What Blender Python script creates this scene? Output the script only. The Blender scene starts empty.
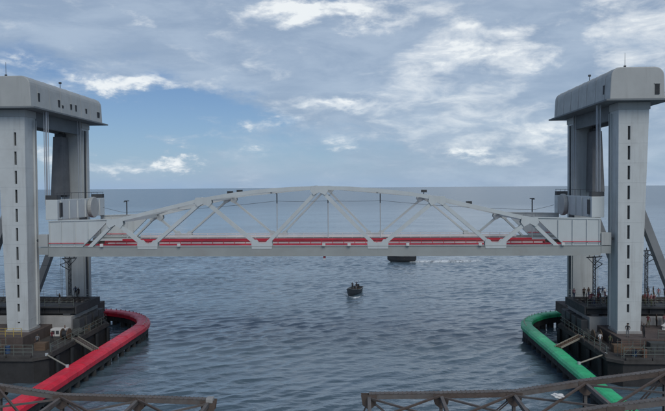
import bpy, bmesh, math, random
import numpy as np
from mathutils import Vector, Matrix
random.seed(7)
R = math.radians
scene = bpy.context.scene
COL = scene.collection

# ------------------------------------------------------------------ camera
FPX, PW, PH = 650.0, 665.0, 411.0
H = 23.0
yaw = math.atan(27.5 / FPX); pitch = -math.atan(18.1 / FPX); roll = math.atan(3.0 / 440)
fw = Vector((-math.sin(yaw) * math.cos(pitch), math.cos(yaw) * math.cos(pitch), math.sin(pitch)))
rt = Vector((math.cos(yaw), math.sin(yaw), 0)); up = rt.cross(fw)
r2 = rt * math.cos(roll) - up * math.sin(roll); u2 = up * math.cos(roll) + rt * math.sin(roll)
cam_d = bpy.data.cameras.new('camera'); cam = bpy.data.objects.new('camera', cam_d); COL.objects.link(cam)
cam_d.sensor_fit = 'HORIZONTAL'; cam_d.sensor_width = 36.0; cam_d.lens = 36.0 * FPX / PW
cam_d.clip_start = 0.5; cam_d.clip_end = 200000
cam.matrix_world = Matrix(((r2.x, u2.x, -fw.x, 0), (r2.y, u2.y, -fw.y, 0), (r2.z, u2.z, -fw.z, H), (0, 0, 0, 1)))
scene.camera = cam
scene.render.resolution_x = 1024; scene.render.resolution_y = 633
vs = scene.view_settings
vs.view_transform = 'Standard'; vs.look = 'None'; vs.gamma = 1.0; vs.exposure = 0.1; vs.use_curve_mapping = False

# ------------------------------------------------------------------ sky
SUN_EL, SUN_AZ = 44.0, 158.0          # azimuth clockwise from +Y
world = bpy.data.worlds.new('World'); scene.world = world; world.use_nodes = True
WT = world.node_tree; WT.nodes.clear()
def wn(t, **k):
    n = WT.nodes.new(t)
    for a, b in k.items(): setattr(n, a, b)
    return n
def wl(a, b): WT.links.new(a, b)
def wmath(op, a, b=None, clamp=False):
    n = wn('ShaderNodeMath', operation=op); n.use_clamp = clamp
    for i, v in enumerate((a, b)):
        if v is None: continue
        if isinstance(v, (int, float)): n.inputs[i].default_value = v
        else: wl(v, n.inputs[i])
    return n.outputs[0]
tc = wn('ShaderNodeTexCoord')
sx = wn('ShaderNodeSeparateXYZ'); wl(tc.outputs['Generated'], sx.inputs[0])
def wnoise(scale, sz, detail, rough, off, dist=0.0):
    mp = wn('ShaderNodeMapping'); mp.inputs['Scale'].default_value = (1, 1, sz); mp.inputs['Location'].default_value = off
    wl(tc.outputs['Generated'], mp.inputs[0])
    n = wn('ShaderNodeTexNoise'); n.inputs['Scale'].default_value = scale; n.inputs['Detail'].default_value = detail
    n.inputs['Roughness'].default_value = rough; n.inputs['Distortion'].default_value = dist
    wl(mp.outputs[0], n.inputs['Vector']); return n
az = wmath('ARCTAN2', sx.outputs[0], sx.outputs[1])
hz = wmath('SQRT', wmath('ADD', wmath('MULTIPLY', sx.outputs[0], sx.outputs[0]), wmath('MULTIPLY', sx.outputs[1], sx.outputs[1])))
el = wmath('ARCTAN2', sx.outputs[2], hz)
w1 = wnoise(9.0, 2.2, 6, 0.62, (3.1, 0.4, 1.7)); w2 = wnoise(9.0, 2.2, 6, 0.62, (8.1, 5.4, 2.7))
azw = wmath('ADD', az, wmath('MULTIPLY', wmath('SUBTRACT', w1.outputs[0], 0.5), 0.26))
elw = wmath('ADD', el, wmath('MULTIPLY', wmath('SUBTRACT', w2.outputs[0], 0.5), 0.12))
def blob(px, py, rx, ry, amp):
    """a cloud bank centred on a direction of the sky (angles, not picture space)"""
    a0 = math.atan((px - 332.5) / FPX) - yaw; e0 = math.atan((187.4 - py) / FPX) * math.cos(a0)
    da = wmath('MULTIPLY', wmath('SUBTRACT', azw, a0), FPX / rx); de = wmath('MULTIPLY', wmath('SUBTRACT', elw, e0), FPX / ry)
    d = wmath('ADD', wmath('MULTIPLY', da, da), wmath('MULTIPLY', de, de))
    g = wmath('EXPONENT', wmath('MULTIPLY', d, -1.0))
    return wmath('MULTIPLY', g, amp)
def total(lst):
    s = lst[0]
    for q in lst[1:]: s = wmath('ADD', s, q)
    return s
def ramp(v, lo, hi):
    n = wn('ShaderNodeMapRange'); n.interpolation_type = 'SMOOTHSTEP'
    n.inputs['From Min'].default_value = lo; n.inputs['From Max'].default_value = hi
    wl(v, n.inputs['Value']); return n.outputs[0]
big = wnoise(3.2, 2.6, 8, 0.58, (0.3, 1.9, 0.2), 0.3)
fine = wnoise(13.0, 2.8, 9, 0.6, (5.3, 2.9, 4.2), 0.4)
gm = total([wmath('MULTIPLY', wmath('SUBTRACT', big.outputs[0], 0.22), 1.1), wmath('MULTIPLY', wmath('SUBTRACT', fine.outputs[0], 0.5), 0.55),
            blob(140, 22, 200, 34, 0.65), blob(420, 70, 190, 80, 0.5), blob(330, 60, 130, 40, 0.35), blob(580, 60, 80, 90, 0.45),
            blob(250, 135, 70, 30, 0.2), blob(110, 150, 60, 40, 0.18), blob(640, 120, 60, 60, 0.3),
            blob(190, 52, 110, 10, -0.3), blob(195, 122, 110, 44, -0.7), blob(60, 150, 90, 40, -0.3), blob(420, 168, 170, 22, -0.12), blob(300, 172, 200, 10, 0.12)])
grey = ramp(gm, 0.0, 0.55)
wm = total([wmath('MULTIPLY', wmath('SUBTRACT', fine.outputs[0], 0.5), 1.5), wmath('MULTIPLY', wmath('SUBTRACT', big.outputs[0], 0.5), 0.4),
            blob(335, 14, 80, 16, 0.8), blob(290, 6, 50, 9, 0.35), blob(500, 36, 45, 12, 0.5), blob(450, 62, 70, 14, 0.5), blob(520, 66, 30, 12, 0.4), blob(430, 90, 90, 18, 0.24), blob(480, 112, 70, 22, 0.26), blob(548, 128, 30, 16, 0.55),
            blob(640, 30, 55, 60, 0.55), blob(110, 78, 120, 11, 0.6), blob(176, 164, 17, 9, 0.55), blob(330, 150, 26, 10, 0.5), blob(262, 124, 26, 10, 0.5),
            blob(350, 106, 40, 6, 0.4), blob(45, 150, 30, 35, 0.45), blob(120, 165, 40, 14, 0.25), blob(265, 157, 30, 8, 0.42), blob(390, 130, 60, 20, 0.3), blob(500, 150, 60, 12, 0.28), blob(130, 172, 60, 7, 0.3), blob(470, 150, 14, 5, 0.3),
            blob(150, 14, 30, 5, 0.3), blob(570, 45, 30, 50, -0.3)])
white = ramp(wm, 0.10, 0.72)
sky = wn('ShaderNodeTexSky'); sky.sky_type = 'NISHITA'; sky.sun_disc = False
sky.sun_elevation = R(SUN_EL); sky.sun_rotation = R(SUN_AZ); sky.altitude = 0
sky.air_density = 1.0; sky.dust_density = 0.2; sky.ozone_density = 2.0
tint = wn('ShaderNodeMix', data_type='RGBA', blend_type='MULTIPLY'); tint.inputs[0].default_value = 1.0
wl(sky.outputs[0], tint.inputs[6]); tint.inputs[7].default_value = (0.70, 0.84, 1.07, 1)
bg_sky = wn('ShaderNodeBackground'); bg_sky.inputs[1].default_value = 0.062; wl(tint.outputs[2], bg_sky.inputs[0])
ccol = wn('ShaderNodeMix', data_type='RGBA'); wl(white, ccol.inputs[0])
ccol.inputs[6].default_value = (0.375, 0.458, 0.580, 1); ccol.inputs[7].default_value = (0.82, 0.86, 0.88, 1)
shade = wnoise(7.0, 3.4, 7, 0.6, (1.7, 6.2, 3.3), 0.3); gsh = wn('ShaderNodeMix', data_type='RGBA'); wl(ramp(shade.outputs[0], 0.36, 0.66), gsh.inputs[0])
gsh.inputs[6].default_value = (0.312, 0.400, 0.520, 1); gsh.inputs[7].default_value = (0.420, 0.510, 0.622, 1); wl(gsh.outputs[2], ccol.inputs[6])
bg_cl = wn('ShaderNodeBackground'); bg_cl.inputs[1].default_value = 1.0; wl(ccol.outputs[2], bg_cl.inputs[0])
cov = wmath('MAXIMUM', wmath('MULTIPLY', grey, 0.80), wmath('MULTIPLY', white, 0.95))
veil = wmath('MULTIPLY', wmath('EXPONENT', wmath('MULTIPLY', wmath('ABSOLUTE', el), -14.0)), 0.8)
bg_v = wn('ShaderNodeBackground'); bg_v.inputs[0].default_value = (0.25, 0.39, 0.61, 1)
mv = wn('ShaderNodeMixShader'); wl(veil, mv.inputs[0]); wl(bg_sky.outputs[0], mv.inputs[1]); wl(bg_v.outputs[0], mv.inputs[2]); bg_sky = mv
ms = wn('ShaderNodeMixShader'); wl(cov, ms.inputs[0]); wl(bg_sky.outputs[0], ms.inputs[1]); wl(bg_cl.outputs[0], ms.inputs[2])
wo = wn('ShaderNodeOutputWorld'); wl(ms.outputs[0], wo.inputs[0])

# ------------------------------------------------------------------ sun (veiled by cloud)
sd = bpy.data.lights.new('sun', 'SUN'); sd.energy = 1.5; sd.angle = R(38); sd.color = (1.0, 0.955, 0.88)
so = bpy.data.objects.new('sun', sd); COL.objects.link(so)
sv = Vector((math.sin(R(SUN_AZ)) * math.cos(R(SUN_EL)), math.cos(R(SUN_AZ)) * math.cos(R(SUN_EL)), math.sin(R(SUN_EL))))
so.rotation_euler = sv.to_track_quat('Z', 'Y').to_euler()

# ------------------------------------------------------------------ materials
MATS = {}
def mat(name, c, rough=0.6, metal=0.0, var=0.18, scale=0.6, streak=0.0, bump=0.0, bscale=8.0, dirt=None, dirt_amt=0.0, dscale=0.35, rnd=0.0):
    m = bpy.data.materials.new(name); m.use_nodes = True; nt = m.node_tree; b = nt.nodes['Principled BSDF']
    b.inputs['Roughness'].default_value = rough; b.inputs['Metallic'].default_value = metal
    tcn = nt.nodes.new('ShaderNodeTexCoord'); col = None
    def noise(sc, vec=(1, 1, 1), det=5, ro=0.6):
        mp = nt.nodes.new('ShaderNodeMapping'); mp.inputs['Scale'].default_value = vec
        nt.links.new(tcn.outputs['Object'], mp.inputs[0])
        n = nt.nodes.new('ShaderNodeTexNoise'); n.inputs['Scale'].default_value = sc; n.inputs['Detail'].default_value = det; n.inputs['Roughness'].default_value = ro
        nt.links.new(mp.outputs[0], n.inputs['Vector']); return n.outputs[0]
    def mapr(v, a, bb, lo, hi):
        n = nt.nodes.new('ShaderNodeMapRange'); n.inputs[1].default_value = a; n.inputs[2].default_value = bb; n.inputs[3].default_value = lo; n.inputs[4].default_value = hi
        nt.links.new(v, n.inputs[0]); return n.outputs[0]
    def mix(fac, a, bcol, mode='MIX'):
        n = nt.nodes.new('ShaderNodeMix'); n.data_type = 'RGBA'; n.blend_type = mode
        if isinstance(fac, float): n.inputs[0].default_value = fac
        else: nt.links.new(fac, n.inputs[0])
        for k, v in ((6, a), (7, bcol)):
            if isinstance(v, tuple): n.inputs[k].default_value = (*v[:3], 1)
            else: nt.links.new(v, n.inputs[k])
        return n.outputs[2]
    lo = tuple(x * (1 - var) for x in c); hi = tuple(min(1, x * (1 + var)) for x in c)
    col = mix(mapr(noise(scale), 0.32, 0.68, 0, 1), lo, hi)
    if streak > 0:
        s = mapr(noise(1.6, (1, 1, 0.07), 6, 0.65), 0.5, 0.78, 0, streak)
        col = mix(s, col, dirt or tuple(x * 0.45 for x in c))
    if dirt and dirt_amt > 0:
        col = mix(mapr(noise(dscale, (1, 1, 1), 8, 0.65), 0.5, 0.72, 0, dirt_amt), col, dirt)
    if rnd > 0:
        oi = nt.nodes.new('ShaderNodeObjectInfo'); col = mix(mapr(oi.outputs['Random'], 0, 1, 0, rnd), col, tuple(x * 0.55 for x in c))
    nt.links.new(col, b.inputs['Base Color'])
    nt.links.new(mapr(noise(scale * 3), 0.3, 0.7, max(0.05, rough - 0.12), min(1, rough + 0.12)), b.inputs['Roughness'])
    if bump > 0:
        bp = nt.nodes.new('ShaderNodeBump'); bp.inputs['Strength'].default_value = bump; bp.inputs['Distance'].default_value = 0.05
        nt.links.new(noise(bscale), bp.inputs['Height']); nt.links.new(bp.outputs[0], b.inputs['Normal'])
    MATS[name] = m; return m
mat('tower_paint', (0.50, 0.53, 0.525), 0.5, var=0.05, scale=0.3, streak=0.55, dirt=(0.27, 0.265, 0.25), dirt_amt=0.25)
mat('room_clad', (0.37, 0.385, 0.375), 0.5, var=0.06, scale=0.4, streak=0.35, dirt=(0.22, 0.22, 0.21))
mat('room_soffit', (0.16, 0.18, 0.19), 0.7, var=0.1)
mat('span_paint', (0.50, 0.54, 0.54), 0.45, var=0.05, scale=0.4, streak=0.22, dirt=(0.33, 0.31, 0.29))
mat('chord_paint', (0.30, 0.32, 0.31), 0.5, var=0.07, scale=0.4, dirt=(0.27, 0.25, 0.23), dirt_amt=0.5)
mat('strut_paint', (0.19, 0.20, 0.205), 0.55, var=0.1, scale=0.5, streak=0.3)
mat('slot_dark', (0.02, 0.024, 0.028), 0.7, var=0.2)
mat('guide_dark', (0.055, 0.06, 0.065), 0.6, var=0.2)
mat('weight', (0.15, 0.155, 0.16), 0.7, var=0.15, streak=0.4)
mat('rope', (0.40, 0.43, 0.46), 0.5, metal=0.3, var=0.1)
mat('deck_red', (0.26, 0.025, 0.04), 0.6, var=0.25, scale=1.2, dirt=(0.07, 0.02, 0.02), dirt_amt=0.7)
mat('rail_red', (0.5, 0.035, 0.06), 0.5, var=0.15)
mat('rail_white', (0.62, 0.58, 0.58), 0.5, var=0.08)
mat('steel_rail', (0.10, 0.085, 0.075), 0.4, metal=0.7, var=0.2)
mat('sleeper', (0.14, 0.13, 0.12), 0.85, var=0.25)
mat('pier_dark', (0.026, 0.026, 0.027), 0.85, var=0.3, scale=0.5, streak=0.5, dirt=(0.036, 0.034, 0.031), dirt_amt=0.4, bump=0.4, bscale=3)
mat('pier_top', (0.055, 0.051, 0.048), 0.9, var=0.3, scale=0.6, dirt=(0.03, 0.028, 0.027), dirt_amt=0.8, dscale=0.8, bump=0.4, bscale=5)
mat('concrete', (0.34, 0.34, 0.33), 0.85, var=0.12, scale=0.6, streak=0.5, dirt=(0.16, 0.15, 0.14), dirt_amt=0.4, bump=0.2)
mat('concrete_brown', (0.095, 0.074, 0.066), 0.9, var=0.2, scale=0.8, streak=0.5, dirt=(0.06, 0.052, 0.05), dirt_amt=0.6, bump=0.3)
mat('girder_dark', (0.045, 0.047, 0.05), 0.7, var=0.2, scale=0.6, streak=0.3)
mat('fender_red', (0.78, 0.018, 0.05), 0.42, var=0.16, scale=0.9, dirt=(0.42, 0.03, 0.045), dirt_amt=0.5, dscale=0.7, rnd=0.3)
mat('fender_green', (0.04, 0.54, 0.23), 0.42, var=0.18, scale=0.9, dirt=(0.035, 0.30, 0.13), dirt_amt=0.5, dscale=0.7, rnd=0.3)
mat('pile', (0.035, 0.036, 0.036), 0.8, var=0.3, dirt=(0.07, 0.07, 0.055), dirt_amt=0.5)
mat('bolt_pale', (0.55, 0.5, 0.48), 0.5, var=0.1)
mat('old_steel', (0.088, 0.068, 0.057), 0.75, var=0.25, scale=1.5, dirt=(0.10, 0.062, 0.045), dirt_amt=0.75, dscale=0.9, bump=0.5, bscale=9)
mat('old_grey', (0.125, 0.115, 0.108), 0.75, var=0.2, scale=1.3, dirt=(0.11, 0.07, 0.052), dirt_amt=0.65, dscale=0.8, bump=0.4, bscale=9)
mat('mast_dark', (0.05, 0.055, 0.06), 0.6, metal=0.3, var=0.2)
mat('galv', (0.42, 0.45, 0.46), 0.5, var=0.08)
mat('railing_green', (0.13, 0.15, 0.13), 0.7, var=0.2)
mat('yellow_rail', (0.42, 0.31, 0.08), 0.6, var=0.2)
mat('pale_metal', (0.27, 0.255, 0.21), 0.6, var=0.12)
mat('rust_metal', (0.15, 0.085, 0.06), 0.8, var=0.3)
mat('white_box', (0.6, 0.6, 0.58), 0.6, var=0.08, dirt=(0.35, 0.33, 0.3), dirt_amt=0.4)
mat('blue_drum', (0.03, 0.07, 0.16), 0.5, var=0.15)
mat('tarp', (0.05, 0.055, 0.053), 0.75, var=0.2)
mat('wood', (0.12, 0.08, 0.052), 0.8, var=0.25)
mat('hull_dark', (0.022, 0.026, 0.03), 0.5, var=0.2)
mat('hull_inside', (0.09, 0.10, 0.105), 0.7, var=0.2)
mat('hull_band', (0.16, 0.18, 0.19), 0.5, var=0.2)
mat('skin', (0.13, 0.075, 0.05), 0.6, var=0.08)
mat('hair', (0.012, 0.011, 0.011), 0.6, var=0.1)
mat('shoe', (0.02, 0.018, 0.018), 0.6, var=0.1)
CLOTH = {'dark blue': (0.03, 0.045, 0.09), 'maroon': (0.12, 0.02, 0.03), 'white': (0.55, 0.55, 0.55), 'black': (0.02, 0.02, 0.022), 'grey': (0.16, 0.17, 0.18),
         'orange': (0.30, 0.09, 0.03), 'brown': (0.09, 0.055, 0.04), 'pink': (0.26, 0.12, 0.13), 'olive': (0.08, 0.09, 0.05)}
for k, v in CLOTH.items(): mat('cloth_' + k, v, 0.85, var=0.12, scale=3)

# water
m = bpy.data.materials.new('sea_water'); m.use_nodes = True; nt = m.node_tree; b = nt.nodes['Principled BSDF']
b.inputs['Base Color'].default_value = (0.092, 0.140, 0.176, 1); b.inputs['Roughness'].default_value = 0.07; b.inputs['IOR'].default_value = 1.8
tcn = nt.nodes.new('ShaderNodeTexCoord')
def wb(scale, vec, det, rot):
    mp = nt.nodes.new('ShaderNodeMapping'); mp.inputs['Scale'].default_value = vec; mp.inputs['Rotation'].default_value = (0, 0, R(rot))
    nt.links.new(tcn.outputs['Object'], mp.inputs[0])
    n = nt.nodes.new('ShaderNodeTexNoise'); n.inputs['Scale'].default_value = scale; n.inputs['Detail'].default_value = det; n.inputs['Roughness'].default_value = 0.55
    nt.links.new(mp.outputs[0], n.inputs['Vector']); return n.outputs[0]
def wmul(a, lo, hi, src):
    mr_ = nt.nodes.new('ShaderNodeMapRange'); mr_.inputs[1].default_value = 0.38; mr_.inputs[2].default_value = 0.62; mr_.inputs[3].default_value = lo; mr_.inputs[4].default_value = hi
    nt.links.new(src, mr_.inputs[0]); mm = nt.nodes.new('ShaderNodeMath'); mm.operation = 'MULTIPLY'; nt.links.new(a, mm.inputs[0]); nt.links.new(mr_.outputs[0], mm.inputs[1]); return mm.outputs[0]
gust = wb(0.035, (0.6, 1, 1), 4, -20)
def wbump(h, st, di, prev=None):
    q = nt.nodes.new('ShaderNodeBump'); q.inputs['Strength'].default_value = st; q.inputs['Distance'].default_value = di
    nt.links.new(h, q.inputs['Height'])
    if prev: nt.links.new(prev.outputs[0], q.inputs['Normal'])
    return q
b0 = wbump(wb(0.2, (0.55, 1, 1), 3, -35), 0.35, 1.2)
b1 = wbump(wmul(wb(0.95, (0.45, 1, 1), 5, -34), 0.3, 1.2, gust), 0.5, 0.35, b0)
b2 = wbump(wmul(wb(2.8, (0.6, 1, 1), 4, -12), 0.3, 1.3, gust), 0.45, 0.09, b1)
nt.links.new(b2.outputs[0], b.inputs['Normal'])
# past the modelled waves the chop is unresolved: the same sea, rougher per facet
ln_ = nt.nodes.new('ShaderNodeVectorMath'); ln_.operation = 'LENGTH'; nt.links.new(tcn.outputs['Object'], ln_.inputs[0])
mr2 = nt.nodes.new('ShaderNodeMapRange'); mr2.inputs[1].default_value = 180; mr2.inputs[2].default_value = 900; mr2.inputs[3].default_value = 0.07; mr2.inputs[4].default_value = 0.25
nt.links.new(ln_.outputs['Value'], mr2.inputs[0]); nt.links.new(mr2.outputs[0], b.inputs['Roughness'])
MATS['sea_water'] = m

# foam for wakes: white broken by noise
m = bpy.data.materials.new('foam'); m.use_nodes = True; nt = m.node_tree; b = nt.nodes['Principled BSDF']
b.inputs['Base Color'].default_value = (0.6, 0.64, 0.66, 1); b.inputs['Roughness'].default_value = 0.6
tcn = nt.nodes.new('ShaderNodeTexCoord'); n = nt.nodes.new('ShaderNodeTexNoise'); n.inputs['Scale'].default_value = 1.3; n.inputs['Detail'].default_value = 6; n.inputs['Roughness'].default_value = 0.7
nt.links.new(tcn.outputs['Object'], n.inputs['Vector'])
mr = nt.nodes.new('ShaderNodeMapRange'); mr.inputs[1].default_value = 0.36; mr.inputs[2].default_value = 0.54; mr.inputs[3].default_value = 0.0; mr.inputs[4].default_value = 0.95
nt.links.new(n.outputs[0], mr.inputs[0]); nt.links.new(mr.outputs[0], b.inputs['Alpha'])
MATS['foam'] = m

# ------------------------------------------------------------------ builders
class MB:
    def __init__(s): s.v = []; s.f = []
    def add(s, vs_, fs):
        o = len(s.v); s.v += [tuple(q) for q in vs_]; s.f += [tuple(i + o for i in q) for q in fs]; return s
    def hexa(s, a):       # 8 corners: bottom 4 ccw, top 4 ccw
        return s.add(a, [(3, 2, 1, 0), (4, 5, 6, 7), (0, 1, 5, 4), (1, 2, 6, 5), (2, 3, 7, 6), (3, 0, 4, 7)])
    def box(s, x0, x1, y0, y1, z0, z1):
        x0, x1 = min(x0, x1), max(x0, x1); y0, y1 = min(y0, y1), max(y0, y1)
        return s.hexa([(x0, y0, z0), (x1, y0, z0), (x1, y1, z0), (x0, y1, z0), (x0, y0, z1), (x1, y0, z1), (x1, y1, z1), (x0, y1, z1)])
    def bar(s, p, q, w, h, upv=(0, 0, 1)):
        p = Vector(p); q = Vector(q); d = (q - p).normalized(); u = Vector(upv)
        if abs(d.dot(u)) > 0.99: u = Vector((0, 1, 0))
        a = d.cross(u).normalized(); c = a.cross(d).normalized(); a *= w / 2; c *= h / 2
        return s.hexa([p - a - c, p + a - c, q + a - c, q - a - c, p - a + c, p + a + c, q + a + c, q - a + c])
    def tube(s, p, q, r0, r1=None, n=8):
        p = Vector(p); q = Vector(q); r1 = r0 if r1 is None else r1; d = (q - p).normalized(); u = Vector((0, 0, 1)) if abs(d.z) < 0.9 else Vector((1, 0, 0))
        a = d.cross(u).normalized(); c = a.cross(d)
        vs_ = [p + (a * math.cos(t) + c * math.sin(t)) * r0 for t in (2 * math.pi * i / n for i in range(n))] + \
              [q + (a * math.cos(t) + c * math.sin(t)) * r1 for t in (2 * math.pi * i / n for i in range(n))]
        fs = [(i, (i + 1) % n, n + (i + 1) % n, n + i) for i in range(n)] + [tuple(range(n - 1, -1, -1)), tuple(range(n, 2 * n))]
        return s.add(vs_, fs)
    def prism(s, poly, axis, a0, a1):   # polygon (2-D) extruded along an axis
        n = len(poly)
        def P(u, v, t): return {'x': (t, u, v), 'y': (u, t, v), 'z': (u, v, t)}[axis]
        vs_ = [P(u, v, a0) for u, v in poly] + [P(u, v, a1) for u, v in poly]
        fs = [tuple(range(n - 1, -1, -1)), tuple(range(n, 2 * n))] + [(i, (i + 1) % n, n + (i + 1) % n, n + i) for i in range(n)]
        return s.add(vs_, fs)
    def build(s, name, material, parent=None, bevel=0.0, smooth=False):
        me = bpy.data.meshes.new(name); off = root_loc(parent)
        me.from_pydata([(x - off.x, y - off.y, z - off.z) for x, y, z in s.v], [], s.f)
        bm = bmesh.new(); bm.from_mesh(me); bmesh.ops.recalc_face_normals(bm, faces=bm.faces[:])
        if bevel > 0:
            es = [e for e in bm.edges if len(e.link_faces) == 2 and e.calc_face_angle(0) > 0.5]
            bmesh.ops.bevel(bm, geom=es, offset=bevel, segments=2, profile=0.6, affect='EDGES', clamp_overlap=True)
        bm.to_mesh(me); bm.free()
        if smooth: me.polygons.foreach_set('use_smooth', [True] * len(me.polygons))
        me.materials.append(MATS[material])
        o = bpy.data.objects.new(name, me); COL.objects.link(o)
        if parent is not None: o.parent = parent
        return o
def root_loc(p):
    v = Vector((0, 0, 0))
    while p is not None: v += Vector(p.location); p = p.parent
    return v
def tag(o, label=None, cat=None, group=None, kind=None):
    if label: o['label'] = label
    if cat: o['category'] = cat
    if group: o['group'] = group
    if kind: o['kind'] = kind
    return o
def thing(name, loc, label, cat, group=None):
    o = bpy.data.objects.new(name, None); o.location = loc; o.empty_display_size = 0.5; COL.objects.link(o)
    return tag(o, label, cat, group)
def piece(src, loc, parent, rotz=0.0, name=None):
    o = src.copy(); COL.objects.link(o); o.parent = parent; o.location = loc; o.rotation_euler = (0, 0, rotz); return o

# ------------------------------------------------------------------ water: one sheet to the horizon, real waves where they show
def axis_coords(lo, hi, step, far_lo, far_hi, g=1.12):
    mid = list(np.arange(lo, hi + step / 2, step)); a = []; x = lo; d = step
    while x > far_lo: d *= g; x -= d; a.append(x)
    c = []; x = hi; d = step
    while x < far_hi: d *= g; x += d; c.append(x)
    return np.array(a[::-1] + mid + c)
def make_water():
    xs = axis_coords(-95, 90, 0.36, -60000, 60000); ys = axis_coords(45, 230, 0.36, -60000, 60000)
    X, Y = np.meshgrid(xs, ys); Z = np.zeros_like(X); DX = np.zeros_like(X); DY = np.zeros_like(X)
    rng = np.random.RandomState(4)
    base = math.atan2(-0.82, 0.57)
    wsl = np.exp(rng.uniform(math.log(0.95), math.log(4.6), 90))
    patch = 0.9 + 0.28 * np.sin(X * 0.11 + Y * 0.051 + 1) * np.sin(X * 0.07 - Y * 0.085 + 2)
    for L in wsl:
        k = 2 * math.pi / L; th = base + rng.normal(0, 0.38); ph = rng.uniform(0, 6.28)
        A = 0.0045 * L ** 0.72 * rng.uniform(0.5, 1.3)
        arg = k * (X * math.cos(th) + Y * math.sin(th)) + ph
        Z += A * np.cos(arg); DX -= 1.25 * A * math.cos(th) * np.sin(arg); DY -= 1.25 * A * math.sin(th) * np.sin(arg)
    def fade(v, a, b_): return np.clip((v - a) / (b_ - a), 0, 1)
    w = fade(X, -115, -85) * fade(-X, -110, -80) * fade(Y, 25, 48) * fade(-Y, -270, -205) * patch
    Xd = X + DX * w; Yd = Y + DY * w; Zd = Z * w
    ny, nx = X.shape
    co = np.stack([Xd, Yd, Zd], -1).reshape(-1, 3).astype(np.float32)
    i = np.arange(nx * ny).reshape(ny, nx)
    q = np.stack([i[:-1, :-1], i[:-1, 1:], i[1:, 1:], i[1:, :-1]], -1).reshape(-1).astype(np.int32)
    me = bpy.data.meshes.new('water'); me.vertices.add(nx * ny); me.vertices.foreach_set('co', co.ravel())
    nf = len(q) // 4; me.loops.add(len(q)); me.loops.foreach_set('vertex_index', q)
    me.polygons.add(nf); me.polygons.foreach_set('loop_start', np.arange(0, len(q), 4, dtype=np.int32))
    me.update(calc_edges=True); me.polygons.foreach_set('use_smooth', np.ones(nf, dtype=bool))
    me.materials.append(MATS['sea_water'])
    o = bpy.data.objects.new('water', me); COL.objects.link(o); tag(o, kind='structure')
make_water()

# ------------------------------------------------------------------ shared dimensions
C = -5.53                       # mid-channel
ZB = 4.45                       # top of the plinth, foot of the columns
YN0, YN1 = 82.5, 85.25          # near column
YF0, YF1 = 99.7, 102.45         # far column
IN = 37.72                      # column inner face, from mid-channel
A0 = {-1: 34.2, 1: 35.9}          # channel end of the approach decks
ZR = 33.35                      # underside of the machine room floor
SIDES = {-1: dict(word='red', pier_x=-37.6, fcol='fender_red', f0=-34.4, f1=-32.4), 1: dict(word='green', pier_x=28.7, fcol='fender_green', f0=25.6, f1=23.9)}

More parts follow.
